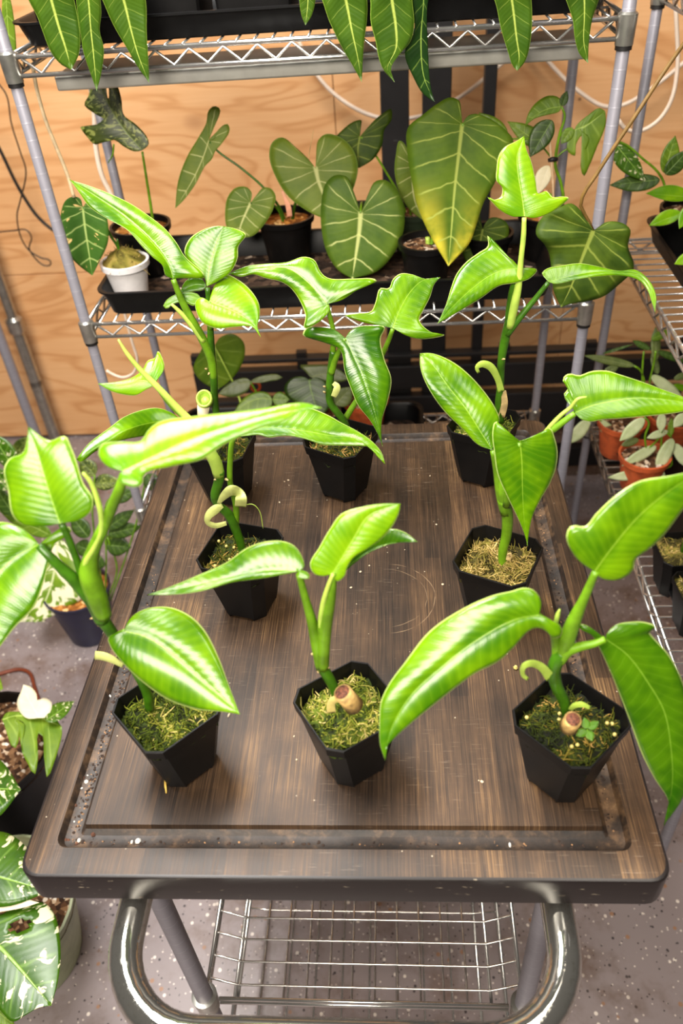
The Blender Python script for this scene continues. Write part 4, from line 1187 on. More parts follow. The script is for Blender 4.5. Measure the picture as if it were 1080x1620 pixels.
# ================================================================== TRAYS AND SHELF PLANTS
def tray(name, label, x0, x1, y0, y1, z0, z1, residue=True):
    cx, cy = (x0 + x1) / 2, (y0 + y1) / 2; hx_, hy_ = (x1 - x0) / 2, (y1 - y0) / 2
    T = thing(name, label, 'tray', (cx, cy, z0))
    q = lambda ix, z, r: rrect(cx, cy, hx_ - ix, hy_ - ix, r, z, 6)
    m = MB().loops([q(.022, z0, .02), q(.016, z0 + .003, .025), q(.006, z1 - .004, .03), q(0, z1 - .003, .034), q(0, z1, .034), q(.007, z1, .03), q(.010, z1 - .004, .03), q(.019, z0 + .005, .022)])
    smooth_angle(m.build('tray_shell', TRAYM, T), 25)
    if residue:
        MB().loops([q(.0195, z0 + .0052, .022), q(.0195, z0 + .0066, .022)]).build('residue', WETT, T)
    return T


def round_pot(T, c, r0, r1, h, mat, soil=SOIL, drop=.012, rim=.012, n=28, mound=.004):
    x, y, z = c; rr_ = r0 + (r1 - r0) * (h - rim) / h
    m = MB().loops([circ((x, y), r0 * .96, z, n), circ((x, y), r0, z + .003, n), circ((x, y), rr_, z + h - rim, n), circ((x, y), r1 + .003, z + h - rim + .001, n), circ((x, y), r1 + .004, z + h, n),
                    circ((x, y), r1 - .001, z + h, n), circ((x, y), r1 - .004, z + h - drop - .006, n)], cap1=False)
    smooth_angle(m.build('pot', mat, T), 30)
    rs = r1 - .0025
    V = [(x, y, z + h - drop + mound)]; Fc = []
    g = np.random.default_rng(int(abs(x * 997 + y * 131) * 100) % 9999)
    for i in range(1, 6):
        for k in range(n):
            rad = rs * i / 5
            V.append((x + rad * math.cos(2 * PI * k / n), y + rad * math.sin(2 * PI * k / n), z + h - drop + mound * (1 - (i / 5) ** 2) + (g.normal(0, .0016) if i < 5 else 0)))
    for k in range(n): Fc.append((0, 1 + k, 1 + (k + 1) % n))
    for i in range(4):
        for k in range(n): Fc.append((1 + i * n + k, 1 + (i + 1) * n + k, 1 + (i + 1) * n + (k + 1) % n, 1 + i * n + (k + 1) % n))
    mobj('potting_mix', V, Fc, soil, T)


DZ = ZM + .0185
tray('plant_tray', 'long black plastic plant tray on the middle wire shelf', -.548, .288, 1.336, 1.612, DZ, DZ + .05)
TZ = DZ + .0075


def shelf_plant(name, label, cat, c, r0, r1, h, mat, soil=SOIL, grp='plants on the middle shelf', **kw):
    T = thing(name, label, cat, c, grp)
    round_pot(T, c, r0, r1, h, mat, soil, **kw)
    return T


def fl_(p, z): return (p[0], p[1], z)


# marbled climber in the left black pot
c = fl_(atz(238, 428, TZ), TZ)
T = shelf_plant('potted_climber', 'plant with one dark marbled lobed leaf held high, left black pot on middle shelf', 'potted plant', c, .042, .056, .095, BLACK, BARKS)
Y = c[1]
stalk(T, Y, [(243, 365, 0, .004), (239, 330, 0, .0035), (232, 285, 0, .003), (225, 240, 0, .0026)], STEM)
leaf(T, Y, [(225, 238), (203, 212), (180, 180), (165, 150), (152, 122)], [(214, 240), (196, 232), (182, 222), (168, 221), (150, 229), (140, 220), (126, 199), (140, 204), (155, 196), (166, 190), (150, 180), (133, 165), (140, 152), (142, 138), (138, 122)],
     [(235, 229), (233, 218), (214, 196), (196, 182), (192, 155), (184, 132), (172, 122), (176, 150), (172, 158), (163, 124)], 'varid', kk=.25, b=.1)
stalk(T, Y, [(180, 228, 0, .002), (178, 245, 0, .002), (171, 258, 0, .001)], STEM, 'tendril', 6)
# scorched leaf in white pot
c = fl_(atz(210, 467, TZ), TZ)
T = shelf_plant('potted_philodendron', 'single scorched heart leaf plant in a small white pot with mossy top', 'potted plant', c, .031, .042, .07, WHITEP, BARKS)
Y = c[1]
x, y = c[0], c[1]
nz_ = val_noise(5)


def zf(a, b_):
    r_ = math.hypot(a - x, b_ - y) / .042
    return TZ + .064 + .028 * max(0, 1 - r_ ** 2) + .004 * nz_(a - x, b_ - y)


def ins(g):
    while True:
        a, b_ = g.uniform(-.042, .042, 2)
        if math.hypot(a, b_) < .041: return x + a, y + b_


V = []; Fc = []; C = []; n = 20
for i in range(6):
    for k in range(n):
        a, b_ = x + .043 * i / 5 * math.cos(2 * PI * k / n), y + .043 * i / 5 * math.sin(2 * PI * k / n)
        V.append((a, b_, zf(a, b_))); C.append(.22 + random.uniform(-.2, .2))
for i in range(5):
    for k in range(n): Fc.append((i * n + k, (i + 1) * n + k, (i + 1) * n + (k + 1) % n, i * n + (k + 1) % n))
moss_top(T, ins, zf, (V, Fc, C), MOSST, 77, lambda a, b_: .34, 320, .006, .0007)
stalk(T, Y, [(192, 410, 0, .0035), (186, 390, 0, .0032), (176, 375, -.004, .003), (160, 345, -.012, .0026), (131, 328, -.02, .002)], STEMD)
stalk(T, Y, [(189, 400, 0, .003), (185, 378, 0, .0022)], STEMD, 'stub', 7)
leaf(T, Y - .02, [(131, 328), (134, 355), (140, 395), (146, 436)], [(127, 314), (115, 311), (103, 318), (95, 345), (97, 372), (106, 398), (125, 420)],
     [(137, 320), (150, 316), (166, 335), (172, 362), (170, 385), (158, 412)], 'patch', kk=.2, b=.12)
# pale veined plant in black pot
c = fl_(atz(458, 412, TZ), TZ)
T = shelf_plant('potted_philodendron', 'pale-veined plant with three heart leaves in black pot, left half of middle shelf', 'potted plant', c, .041, .054, .092, BLACK, BARKS)
Y = c[1]
stalk(T, Y, [(452, 352, 0, .0035), (440, 325, -.004, .0032), (415, 295, 0, .0028), (380, 265, .005, .0026), (343, 238, .01, .0024), (331, 224, .01, .002)], STEMD)
stalk(T, Y, [(450, 356, -.01, .003), (437, 328, -.02, .0028), (415, 318, -.03, .0024), (396, 322, -.035, .002)], STEMD)
stalk(T, Y, [(462, 352, 0, .0042), (466, 325, -.002, .0036), (480, 295, -.005, .003), (500, 265, -.008, .0026)], STEMD)
strip(T, Y, [(458, 343, -.02, 4), (456, 328, -.022, 4), (450, 312, -.022, 2), (446, 302, -.02, 1)], simple('sheath_pink', srgb(236, 168, 136), .5))
stalk(T, Y, [(486, 330, .01, .0012), (488, 250, .012, .001), (496, 205, .014, .0005)], HUSK, 'dry_stalk', 6)
leaf(T, Y + .01, [(330, 222), (322, 248), (305, 285), (277, 330)], [(335, 205), (346, 185), (348, 172), (338, 168), (330, 175), (326, 195), (315, 215), (297, 245), (282, 285)],
     [(336, 222), (350, 200), (360, 196), (363, 206), (352, 225), (340, 240), (335, 252), (325, 262), (310, 290), (292, 315)], 'glor', kk=.3, b=.05)
leaf(T, Y - .035, [(396, 321), (388, 338), (381, 355), (376, 376)][:4], [(398, 305), (390, 296), (373, 297), (360, 312), (356, 338), (358, 358), (366, 372)],
     [(404, 312), (416, 297), (428, 298), (436, 310), (432, 330), (420, 352), (398, 374)], 'glor', kk=.3, b=.12)
leaf(T, Y - .01, [(499, 266), (503, 285), (512, 310), (520, 346)], [(488, 252), (470, 235), (445, 217), (430, 226), (426, 248), (436, 280), (455, 310), (480, 330), (505, 343)],
     [(500, 245), (503, 222), (515, 212), (540, 218), (558, 236), (566, 262), (560, 295), (545, 325), (530, 342)], 'glor', kk=.35, b=.15)
# large dark veined leaf
c = fl_(atz(572, 398, TZ), TZ)
T = shelf_plant('potted_philodendron', 'plant with one big white-veined heart leaf facing forward, centre of middle shelf', 'potted plant', c, .04, .05, .085, GREENP, SOIL)
Y = c[1]
stalk(T, Y, [(573, 350, 0, .004), (573, 325, -.03, .0035), (571, 325, -.09, .003), (570, 337, -.11, .0025)], STEM)
leaf(T, Y - .11, [(570, 338), (568, 365), (563, 400), (557, 441)], [(566, 322), (558, 300), (549, 280), (530, 277), (515, 290), (508, 320), (508, 360), (517, 400), (535, 428)],
     [(576, 325), (583, 305), (593, 287), (610, 285), (628, 300), (639, 330), (637, 370), (622, 402), (595, 430)], 'glordark', kk=.3, b=.18)
# back dark leaf + second leaf
c = fl_(atz(655, 392, TZ), TZ)
T = shelf_plant('potted_philodendron', 'dark plant in green pot half hidden behind the broad velvet leaf on middle shelf', 'potted plant', c, .036, .046, .08, GREENP, SOIL)
Y = c[1]
stalk(T, Y, [(645, 350, 0, .003), (632, 310, 0, .0028), (612, 275, 0, .0026), (590, 240, 0, .0024), (571, 217, 0, .002)], STEM)
leaf(T, Y, [(569, 216), (566, 232), (566, 248), (568, 266)], [(566, 205), (572, 190), (560, 192), (542, 205), (530, 220), (538, 245), (555, 262)], [(576, 208), (592, 190), (610, 176), (618, 172), (619, 190), (608, 205), (604, 230), (590, 252)], 'velvet', kk=.25, b=.1)
stalk(T, Y, [(650, 352, -.01, .003), (648, 310, -.02, .0028), (652, 262, -.03, .0024)], STEM)
leaf(T, Y - .03, [(654, 262), (652, 285), (655, 315), (668, 348)], [(648, 245), (640, 228), (632, 222), (626, 245), (624, 272), (632, 305), (648, 332)], [(660, 250), (670, 235), (680, 250), (682, 280), (680, 315)], 'glor', kk=.2, b=.12)
# big velvet leaf
c = fl_(atz(674, 446, TZ), TZ)
T = shelf_plant('potted_philodendron', 'plant with one huge hanging velvet leaf yellowing at its tip, centre of middle shelf', 'potted plant', c, .038, .048, .08, BLACK, SOIL)
Y = c[1]
stalk(T, Y, [(680, 402, 0, .005), (690, 350, .01, .0045), (712, 280, .012, .004), (730, 220, .01, .0036), (732, 195, .0, .003)], STEM)
stalk(T, Y, [(678, 402, .004, .006), (676, 375, .006, .005)], STEML, 'stub', 8)
leaf(T, Y - .0, [(731, 196), (726, 240), (719, 300), (714, 360), (709, 421)], [(727, 180), (727, 160), (712, 154), (690, 165), (668, 182), (645, 202), (644, 240), (650, 280), (660, 325), (674, 360), (690, 390)],
     [(740, 183), (752, 180), (775, 188), (800, 206), (812, 222), (800, 252), (782, 290), (765, 320), (755, 350), (742, 385), (722, 408)], 'melano', kk=.25, b=.15, nv=60)
# small dark heart
c = fl_(atz(766, 428, TZ), TZ)
T = shelf_plant('potted_philodendron', 'small dark heart-leaf plant in black pot beside the huge velvet leaf', 'potted plant', c, .036, .046, .075, BLACK, BARKS)
Y = c[1]
stalk(T, Y, [(775, 385, 0, .003), (770, 370, -.01, .0025), (763, 364, -.02, .002)], STEM)
leaf(T, Y - .02, [(763, 363), (759, 385), (755, 405), (750, 428)], [(760, 350), (757, 336), (750, 335), (735, 350), (728, 380), (735, 410)], [(768, 352), (775, 345), (790, 345), (803, 355), (802, 380), (790, 395), (770, 415)], 'velvet', kk=.25, b=.12)
# split-leaf plant with stake
c = fl_(atz(858, 405, TZ), TZ)
T = shelf_plant('potted_climber', 'staked split-leaf plant with pink woody trunk, right end of middle shelf', 'potted plant', c, .038, .05, .085, BLACK, BARKS)
Y = c[1]
stalk(T, Y, [(848, 385, -.02, .007), (856, 350, -.02, .008), (860, 320, -.015, .007), (864, 300, -.01, .005)], simple('woody_pink', srgb(206, 150, 118), .7, nscale=60, namp=.2), 'trunk')
stalk(T, Y, [(876, 335, -.005, .0026), (873, 270, -.005, .0026), (869, 222, -.005, .0026)], simple('bamboo_stick', srgb(224, 190, 150), .6), 'stake', 8)
stalk(T, Y, [(867, 254, -.006, .004), (874, 252, -.008, .0055), (881, 252, -.006, .004)], BLKM, 'plant_clip', 8)
stalk(T, Y, [(864, 305, 0, .004), (889, 318, 0, .004), (887, 290, 0, .0035), (878, 262, 0, .0034), (879, 245, 0, .0034), (885, 212, 0, .003), (893, 182, 0, .0026), (888, 169, 0, .0022)], STEM, 'vine')
leaf(T, Y, [(888, 169), (868, 172), (848, 182), (830, 200)], [(885, 155), (868, 151), (848, 162), (835, 180)], [(885, 176), (865, 182), (845, 188)], 'back', kk=.4, b=.1, nv=16, nu=4)
tleaf(T, Y, (873, 190), (838, 249), 15, 20, 'oval', mat='backd', kk=.3)
tleaf(T, Y, (889, 168), (897, 143), 7, 6, 'oval', mat='backd', kk=.2)
leaf(T, Y, [(908, 206), (930, 196), (957, 176)], [(912, 198), (930, 182), (948, 171)], [(902, 212), (897, 238), (909, 247), (911, 228), (922, 213), (931, 216), (918, 260), (923, 279), (934, 258), (946, 228), (953, 212), (958, 195)], 'back', kk=.3, b=.05)
tleaf(T, Y, (905, 202), (887, 228), 9, 9, 'oval', mat='back', kk=.3)
stalk(T, Y, [(886, 215, 0, .002), (895, 205, 0, .002), (908, 206, 0, .0018)], STEM)
stalk(T, Y, [(879, 250, 0, .002), (890, 240, 0, .002), (905, 232, 0, .0018)], STEM)
tleaf(T, Y + .02, (802, 220), (757, 178), 16, 14, 'oval', mat='back', kk=.3)
tleaf(T, Y + .02, (846, 222), (802, 192), 14, 16, 'heart', mat='back', kk=.3)
stalk(T, Y + .02, [(878, 258, 0, .002), (860, 235, 0, .002), (846, 222, 0, .0018), (802, 220, 0, .0016)], STEM)
tleaf(T, Y, (868, 262), (850, 308), 10, 14, 'oval', mat='cream', kk=.3)

# velvet leaf reaching in from the right rack's top shelf
c = (.60, 1.22, 1.411 + .0185)
T = shelf_plant('potted_philodendron', 'broad dark pleated velvet leaf on a long brown stalk hanging before the right post', 'potted plant', c, .05, .065, .11, BLACK, SOIL, grp='plants on the right rack')
Y = 1.26
BRN = simple('stalk_brown', srgb(116, 88, 40), .5)
stalk(T, Y, [(1190, -40, -.04, .003), (1130, 10, -.02, .0036), (1082, 68, 0, .0036), (1000, 190, 0, .0036), (947, 270, 0, .0036), (918, 323, 0, .0034), (930, 348, .004, .003), (938, 364, .004, .0025)], BRN)
leaf(T, Y, [(938, 365), (925, 395), (912, 430), (900, 460), (887, 486)], [(926, 357), (920, 335), (904, 322), (885, 327), (860, 342), (847, 370), (860, 386), (869, 402), (872, 432), (876, 462)],
     [(943, 362), (957, 352), (982, 352), (995, 362), (994, 387), (1001, 420), (985, 447), (960, 465), (930, 477), (898, 482)], 'velvet', kk=.25, b=.15, wave=.006, nw=4, nv=60)

# ------------------------------------------------------------------ top shelf
TD = ZT + .0185
tray('plant_tray', 'black plastic plant tray on the top wire shelf', -.566, .322, 1.338, 1.63, TD, TD + .036, residue=False)
apx = [-.475, -.337, -.20, -.024, .108, .240]
albl = ['strap-leaf plant at the left end of the top shelf with two hanging leaves',
        'strap-leaf plant on top shelf whose single leaf points down above the marbled leaf',
        'black pot on top shelf with a small round-tipped leaf', 'strap-leaf plant with a lance leaf hanging at the centre of the top shelf',
        'top shelf strap-leaf plant with a pale curled-tip leaf beside a dark leaf', 'strap-leaf plant with two separate hanging leaves at the right end of the top shelf']
AT = []
for x, lb in zip(apx, albl):
    cy_ = 1.425
    T = thing('strap_leaf_plant', lb, 'potted plant', (x, cy_, TD + .006), 'strap-leaf plants on the top shelf')
    z0 = TD + .006
    q = lambda h_, z, r: rrect(x, cy_, h_, h_, r, z, 4)
    m = MB().loops([q(.056, z0, .01), q(.061, z0 + .11, .012), q(.0645, z0 + .112, .013), q(.0645, z0 + .125, .013), q(.060, z0 + .125, .012), q(.058, z0 + .11, .012)])
    smooth_angle(m.build('pot', BLACK, T), 25)
    MB().loops([q(.0582, z0 + .105, .012), q(.0582, z0 + .112, .012)]).build('potting_mix', SOIL, T)
    mobj('stem', *tube_geo([(x, cy_, z0 + .10), (x, cy_ - .005, z0 + .15)], [.008, .006], 8), STEM, T)
    AT.append((T, x, cy_, z0))


def hang(i, mid, L, R, mat='strap', Y=1.296):
    T, x, cy_, z0 = AT[i]
    mid = [mid[0]] + [(p[0], p[1], 0.0) for p in mid[1:]]
    o = leaf(T, Y, mid, L, R, mat, kk=0.0, b=.12, nv=30, nu=5)
    b3 = at(mid[0][0], mid[0][1], Y + (mid[0][2] if len(mid[0]) > 2 else 0))
    s3 = np.array([x, cy_ - .003, z0 + .145])
    P = spline([s3, s3 * .6 + b3 * .4 + np.array([0, 0, .06]), b3], 10)
    mobj('petiole', *tube_geo(P, np.linspace(.004, .0026, 10), 8), STEM, T)


hang(0, [(62, -95, .03), (70, -40), (81, 0), (92, 40), (102, 70), (113, 110)], [(45, -70), (34, -30), (46, 2), (60, 27), (67, 47), (82, 85), (99, 104)], [(82, -80), (108, -40), (117, 0), (122, 25), (127, 62), (124, 88)])
hang(0, [(128, -90, .03), (133, -40), (140, 0), (144, 50), (148, 88), (153, 144)], [(115, -60), (118, -20), (122, 20), (127, 50), (132, 82), (142, 113)], [(146, -60), (156, -20), (160, 20), (157, 48), (164, 78), (160, 116)])
hang(1, [(170, -80, .03), (184, -35), (196, 2), (206, 44), (218, 86), (236, 131)], [(152, -55), (154, -20), (163, 2), (180, 40), (200, 75), (217, 105)], [(198, -60), (222, -30), (230, 0), (232, 50), (235, 100)])
hang(2, [(478, -60, .03), (486, -20), (487, 0), (483, 40)], [(472, -40), (473, -5), (477, 25)], [(494, -40), (499, -5), (492, 26)])
hang(3, [(525, -90, .03), (537, -40), (547, 0), (556, 46), (566, 92), (572, 130)], [(505, -60), (500, -25), (510, 2), (520, 32), (532, 58), (541, 76), (557, 103)], [(552, -65), (575, -30), (581, 5), (580, 35), (576, 64)])
hang(4, [(612, -95, .03), (616, -40), (620, 0), (626, 40), (627, 75), (612, 110), (624, 130)], [(590, -60), (584, -25), (586, 5), (586, 34), (594, 66), (599, 92), (606, 110)], [(634, -65), (650, -30), (652, 2), (655, 40), (649, 66), (632, 86), (618, 109)], Y=1.286)
hang(4, [(668, -95, .03), (670, -40), (670, 0), (666, 62), (670, 120), (687, 161)], [(650, -60), (648, -20), (650, 0), (655, 50), (640, 82), (655, 125), (671, 151)], [(684, -60), (684, -20), (677, 2), (677, 75), (681, 138)], 'strapd', Y=1.300)
hang(5, [(790, -95, .03), (802, -40), (810, 5), (817, 62), (821, 90), (818, 112)], [(768, -60), (773, -20), (783, 4), (792, 45), (804, 84), (811, 105)], [(812, -70), (836, -30), (841, 4), (839, 62), (830, 98)])
hang(5, [(915, -95, .03), (922, -40), (924, 0), (924, 30), (923, 65), (930, 100)], [(894, -60), (888, -20), (896, 2), (906, 32), (909, 62), (917, 87)], [(938, -60), (950, -20), (946, 2), (937, 30), (931, 72)])
tleaf(AT[0][0], 1.45, (8, -20), (20, 152), 11, 9, 'strap', mat='back', kk=0.0)

# ------------------------------------------------------------------ lower shelf of the main rack
LZ = ZL + .0185
tray('plant_tray', 'black plastic plant tray on the low shelf behind the cart board', -.52, .06, 1.38, 1.66, LZ, LZ + .05)
LZ2 = LZ + .0075
c = (-.40, 1.50, LZ2)
T = shelf_plant('potted_philodendron', 'plant with one round backlit leaf under the middle shelf, left of the crooked stems', 'potted plant', c, .04, .05, .085, BLACK, SOIL, grp='plants on the low shelf')
Y = 1.56
stalk(T, Y, [(385, 660, -.06, .003), (380, 635, -.03, .003), (369, 606, -.008, .0028), (352, 572, -.012, .0024), (339, 547, -.006, .002)], STEML)
leaf(T, Y, [(339, 547), (340, 570), (342, 592), (345, 616)], [(328, 540), (317, 556), (306, 584), (315, 600), (330, 611)], [(348, 534), (367, 528), (385, 541), (387, 562), (376, 588), (360, 606)], 'back', kk=.1, b=.1)
c = (-.30, 1.55, LZ2)
T = shelf_plant('potted_philodendron', 'low leafy plant with grey-green narrow leaves on the low shelf', 'potted plant', c, .04, .05, .08, BLACK, SOIL, grp='plants on the low shelf')
Y = 1.55
stalk(T, Y, [(415, 650, 0, .003), (405, 620, 0, .0025), (396, 604, 0, .002)], STEM)
leaf(T, Y, [(397, 604), (380, 606), (362, 614), (345, 623)], [(390, 598), (370, 602), (355, 612)], [(392, 618), (370, 628), (352, 626)], 'olive', kk=.5, b=.1, nv=16, nu=4)
leaf(T, Y, [(394, 605), (410, 601), (428, 597), (447, 597)], [(402, 599), (420, 593), (438, 592)], [(410, 606), (428, 603), (440, 601)], 'olive', kk=.5, b=.1, nv=16, nu=4)
leaf(T, Y - .06, [(431, 632), (412, 630), (390, 638), (368, 655)], [(424, 622), (405, 620), (385, 630)], [(428, 645), (410, 655), (385, 662)], 'back', kk=.6, b=.15, nv=18, nu=4)
tleaf(T, Y - .06, (431, 632), (458, 632), 12, 12, 'oval', mat='back', kk=.5)
c = (-.185, 1.56, LZ2)
T = shelf_plant('potted_philodendron', 'dull green round-leaf plant on the low shelf left of the terracotta pot', 'potted plant', c, .04, .05, .08, BLACK, SOIL, grp='plants on the low shelf')
Y = 1.53
stalk(T, Y, [(505, 655, 0, .003), (498, 625, 0, .0025), (490, 600, 0, .002)], STEM)
leaf(T, Y, [(489, 601), (492, 618), (498, 638), (505, 660)], [(480, 596), (462, 598), (450, 612), (453, 628), (470, 638), (488, 650)], [(500, 597), (515, 605), (522, 622), (520, 645)], 'backd', kk=.5, b=.12)
leaf(T, Y + .02, [(491, 597), (510, 592), (530, 592), (552, 600)], [(480, 585), (472, 578), (490, 577), (520, 578), (542, 588)], [(505, 602), (525, 604), (540, 604)], 'olive', kk=.5, b=.1, nv=16, nu=4)
tleaf(T, Y, (530, 640), (556, 612), 14, 16, 'oval', mat='olive', kk=.4)
c = fl_(atz(580, 676, LZ2), LZ2)
T = shelf_plant('potted_philodendron', 'terracotta pot on the low shelf behind the back middle philodendron', 'potted plant', c, .038, .052, .085, TERRA, SOIL, grp='plants on the low shelf')
tleaf(T, c[1], (578, 640), (560, 610), 10, 10, 'oval', mat='olive', kk=.4)
ring = atz(404, 612, .60)
ring[1] = 1.64; ring = at(404, 612, 1.69)
o = MB().tube([ring + .011 * (math.cos(a) * CR + math.sin(a) * CU) for a in np.linspace(0, 2 * PI, 18)], .0035, 8).build('plastic_ring', simple('orange_plastic', srgb(226, 92, 30), .5), None, True, org=ring)
tag(o, 'small orange plastic ring among the low shelf plants', 'ring')

# ------------------------------------------------------------------ right rack
RZ = .958 + .0185
tray('plant_tray', 'black plastic plant tray on the upper shelf of the right rack', .506, .80, .95, 1.655, RZ, RZ + .045, residue=False)
c = (.565, 1.585, RZ + .004)
T = shelf_plant('potted_pothos', 'trailing plant with a cream-splashed leaf in rear black pot of the right rack', 'potted plant', c, .036, .046, .08, BLACK, SOIL, grp='plants on the right rack')
Y = c[1]
stalk(T, Y, [(1052, 318, 0, .0032), (1050, 290, 0, .003), (1040, 272, 0, .0028), (1015, 250, 0, .0026), (992, 230, 0, .0022), (974, 222, 0, .002)], STEM, 'vine')
tleaf(T, Y, (972, 226), (1021, 287), 14, 20, 'oval', mat='vari', kk=.3)
tleaf(T, Y - .01, (1044, 284), (963, 293), 15, 12, 'oval', mat='backd', kk=.5)
tleaf(T, Y, (1050, 274), (1068, 214), 12, 16, 'oval', mat='back', kk=.2)
tleaf(T, Y - .02, (1052, 276), (1090, 236), 12, 14, 'oval', mat='backd', kk=.2)
tleaf(T, Y - .03, (1092, 312), (1021, 306), 9, 17, 'oval', mat='lime', kk=.5)
c = (.60, 1.455, RZ + .004)
T = shelf_plant('potted_pothos', 'lime-leaved plant in the nearer black pot at the right edge, upper right rack', 'potted plant', c, .043, .055, .09, BLACK, BARKS, grp='plants on the right rack')
Y = c[1]
tleaf(T, Y, (1078, 337), (1026, 357), 9, 13, 'oval', mat='lime', kk=.5)
tleaf(T, Y - .02, (1092, 325), (1074, 362), 10, 10, 'oval', mat='lime', kk=.4)
tleaf(T, Y - .06, (1100, 402), (1066, 418), 9, 9, 'oval', mat='lime', kk=.5)
stalk(T, Y, [(1090, 365, 0, .003), (1085, 345, 0, .0026), (1078, 337, 0, .002)], STEM)

QZ = .505 + .0185
tray('plant_tray', 'black plastic plant tray under the terracotta pots on the lower right shelf', .488, .795, .90, 1.63, QZ, QZ + .03, residue=False)
QZ2 = QZ + .006
p = atz(950, 684, QZ2 + .085); c1 = (p[0] + .056, p[1] + .045, QZ2)
T1 = shelf_plant('silver_leaf_plant', 'rear silver-leaved plant in terracotta pot on the lower right shelf', 'potted plant', c1, .038, .05, .085, TERRA, SOIL, grp='silver-leaved plants')
p = atz(973, 713, QZ2 + .085); c2 = (p[0] + .058, p[1] - .015, QZ2)
T2 = shelf_plant('silver_leaf_plant', 'nearer silver-leaved plant in terracotta pot with many pale leaves, lower right shelf', 'potted plant', c2, .038, .05, .085, TERRA, SOIL, grp='silver-leaved plants')
c3 = (c1[0] + .12, c1[1] + .02, QZ2)
T3 = shelf_plant('silver_leaf_plant', 'strap-leaved olive plant behind the terracotta pots under the right wire shelf', 'potted plant', c3, .04, .055, .085, TERRA, SOIL, grp='silver-leaved plants')
for (T, Yp, b_, t_, hw, mt) in ((T1, c1[1], (948, 664), (987, 716), 14, 'silver'), (T2, c2[1], (1019, 662), (984, 694), 13, 'silver'), (T2, c2[1], (1010, 695), (985, 704), 8, 'olive'),
                                (T2, c2[1], (1038, 706), (989, 734), 11, 'silver'), (T2, c2[1], (1064, 694), (1040, 742), 14, 'silver'), (T2, c2[1], (1066, 702), (1087, 737), 12, 'silver'),
                                (T2, c2[1] - .02, (1028, 749), (968, 755), 10, 'silver'), (T2, c2[1] - .02, (1040, 740), (1046, 766), 12, 'silver'), (T2, c2[1], (1056, 682), (1026, 692), 8, 'silver'),
                                (T2, c2[1], (1047, 654), (1045, 681), 10, 'silver'), (T2, c2[1], (1084, 655), (1067, 674), 11, 'silver'), (T2, c2[1], (1060, 690), (1062, 664), 7, 'back'),
                                (T3, c3[1], (1004, 579), (931, 564), 9, 'olive'), (T3, c3[1], (1030, 594), (1075, 628), 12, 'silver'), (T3, c3[1], (1037, 570), (1037, 522), 10, 'olive'),
                                (T3, c3[1], (1040, 556), (1084, 572), 8, 'backd'), (T3, c3[1], (1028, 553), (1003, 540), 7, 'backd'), (T3, c3[1], (952, 560), (997, 546), 3, 'backd'),
                                (T3, c3[1], (1030, 537), (1058, 524), 9, 'back'), (T3, c3[1], (1088, 616), (1065, 610), 7, 'lime'), (T3, c3[1], (1066, 600), (1090, 590), 7, 'olive'),
                                (T3, c3[1], (1040, 592), (1032, 560), 8, 'olive'), (T1, c1[1], (932, 664), (903, 698), 13, 'silver'), (T1, c1[1], (955, 590), (975, 582), 9, 'olive')):
    tleaf(T, Yp, b_, (b_[0] + (t_[0] - b_[0]) * 1.12, b_[1] + (t_[1] - b_[1]) * 1.12), hw * .78, hw * .78, 'strap', mat=mt, kk=.45, nv=14, nu=3)
for (T, Yp, P) in ((T2, c2[1], [(1022, 712), (1020, 690), (1026, 668), (1019, 660)]), (T2, c2[1], [(1022, 712), (1036, 700), (1052, 684), (1062, 692)]), (T2, c2[1], [(1048, 712), (1058, 720), (1062, 735), (1042, 745)]), (T2, c2[1], [(1045, 716), (1046, 690), (1047, 656)]),
                   (T3, c3[1], [(1020, 640), (1018, 600), (1012, 585), (1003, 579)]), (T3, c3[1], [(1025, 640), (1028, 600), (1034, 575), (1037, 555)]), (T3, c3[1], [(1016, 640), (1016, 580), (1018, 556)]), (T1, c1[1], [(975, 700), (962, 680), (948, 664), (932, 664)])):
    stalk(T, Yp, [(a, b_, 0, .0026) for a, b_ in P], STEM, 'stem', 7)
for i, (px, py, lb) in enumerate(((1037, 868, 'black square pot of dry moss at right edge below the terracotta pots'), (1069, 932, 'front black square moss pot at right edge on the lower right shelf'))):
    p = atz(px, py, QZ2 + POT_H)
    T = thing('moss_pot', lb, 'plant pot', (p[0] + .048, p[1], QZ2), 'moss pots on the lower right shelf')
    square_pot(T, p[0] + .048, p[1] - .0, .05, QZ2, MOSST, 900 + i, .38, drop=.008, nstr=300)
    P0 = np.array([p[0] + .048, p[1], QZ2 + .08])
    mobj('stem', *tube_geo([P0, P0 + (.002, 0, .04), P0 + (.001, .002, .075)], [.005, .005, .004], 8), STEMD, T)

# ------------------------------------------------------------------ plants on the floor at the left
c = fl_(atz(147, 998, 0), 0)
T = shelf_plant('floor_plant', 'dark leafy plant in round navy pot on the floor left of the cart', 'potted plant', c, .062, .085, .17, NAVY, BARKS, grp='floor plants left of the cart')
Y = c[1]
for (b_, t_, a, d, mt) in (((150, 752), (126, 726), 14, 14, 'varid'), ((148, 765), (192, 762), 14, 12, 'varid'), ((168, 836), (213, 806), 10, 12, 'backd'), ((170, 845), (226, 832), 12, 12, 'backd'),
                           ((168, 862), (208, 866), 18, 16, 'backd'), ((166, 862), (181, 843), 7, 7, 'back'), ((232, 750), (246, 778), 14, 12, 'backd'), ((140, 850), (112, 815), 14, 14, 'backd'),
                           ((142, 870), (118, 862), 14, 14, 'backd'), ((150, 800), (128, 780), 14, 14, 'backd'), ((178, 790), (215, 775), 10, 12, 'backd'), ((160, 880), (145, 900), 14, 14, 'backd')):
    tleaf(T, Y, b_, t_, a, d, 'oval', mat=mt, kk=.5, nv=14, nu=4)
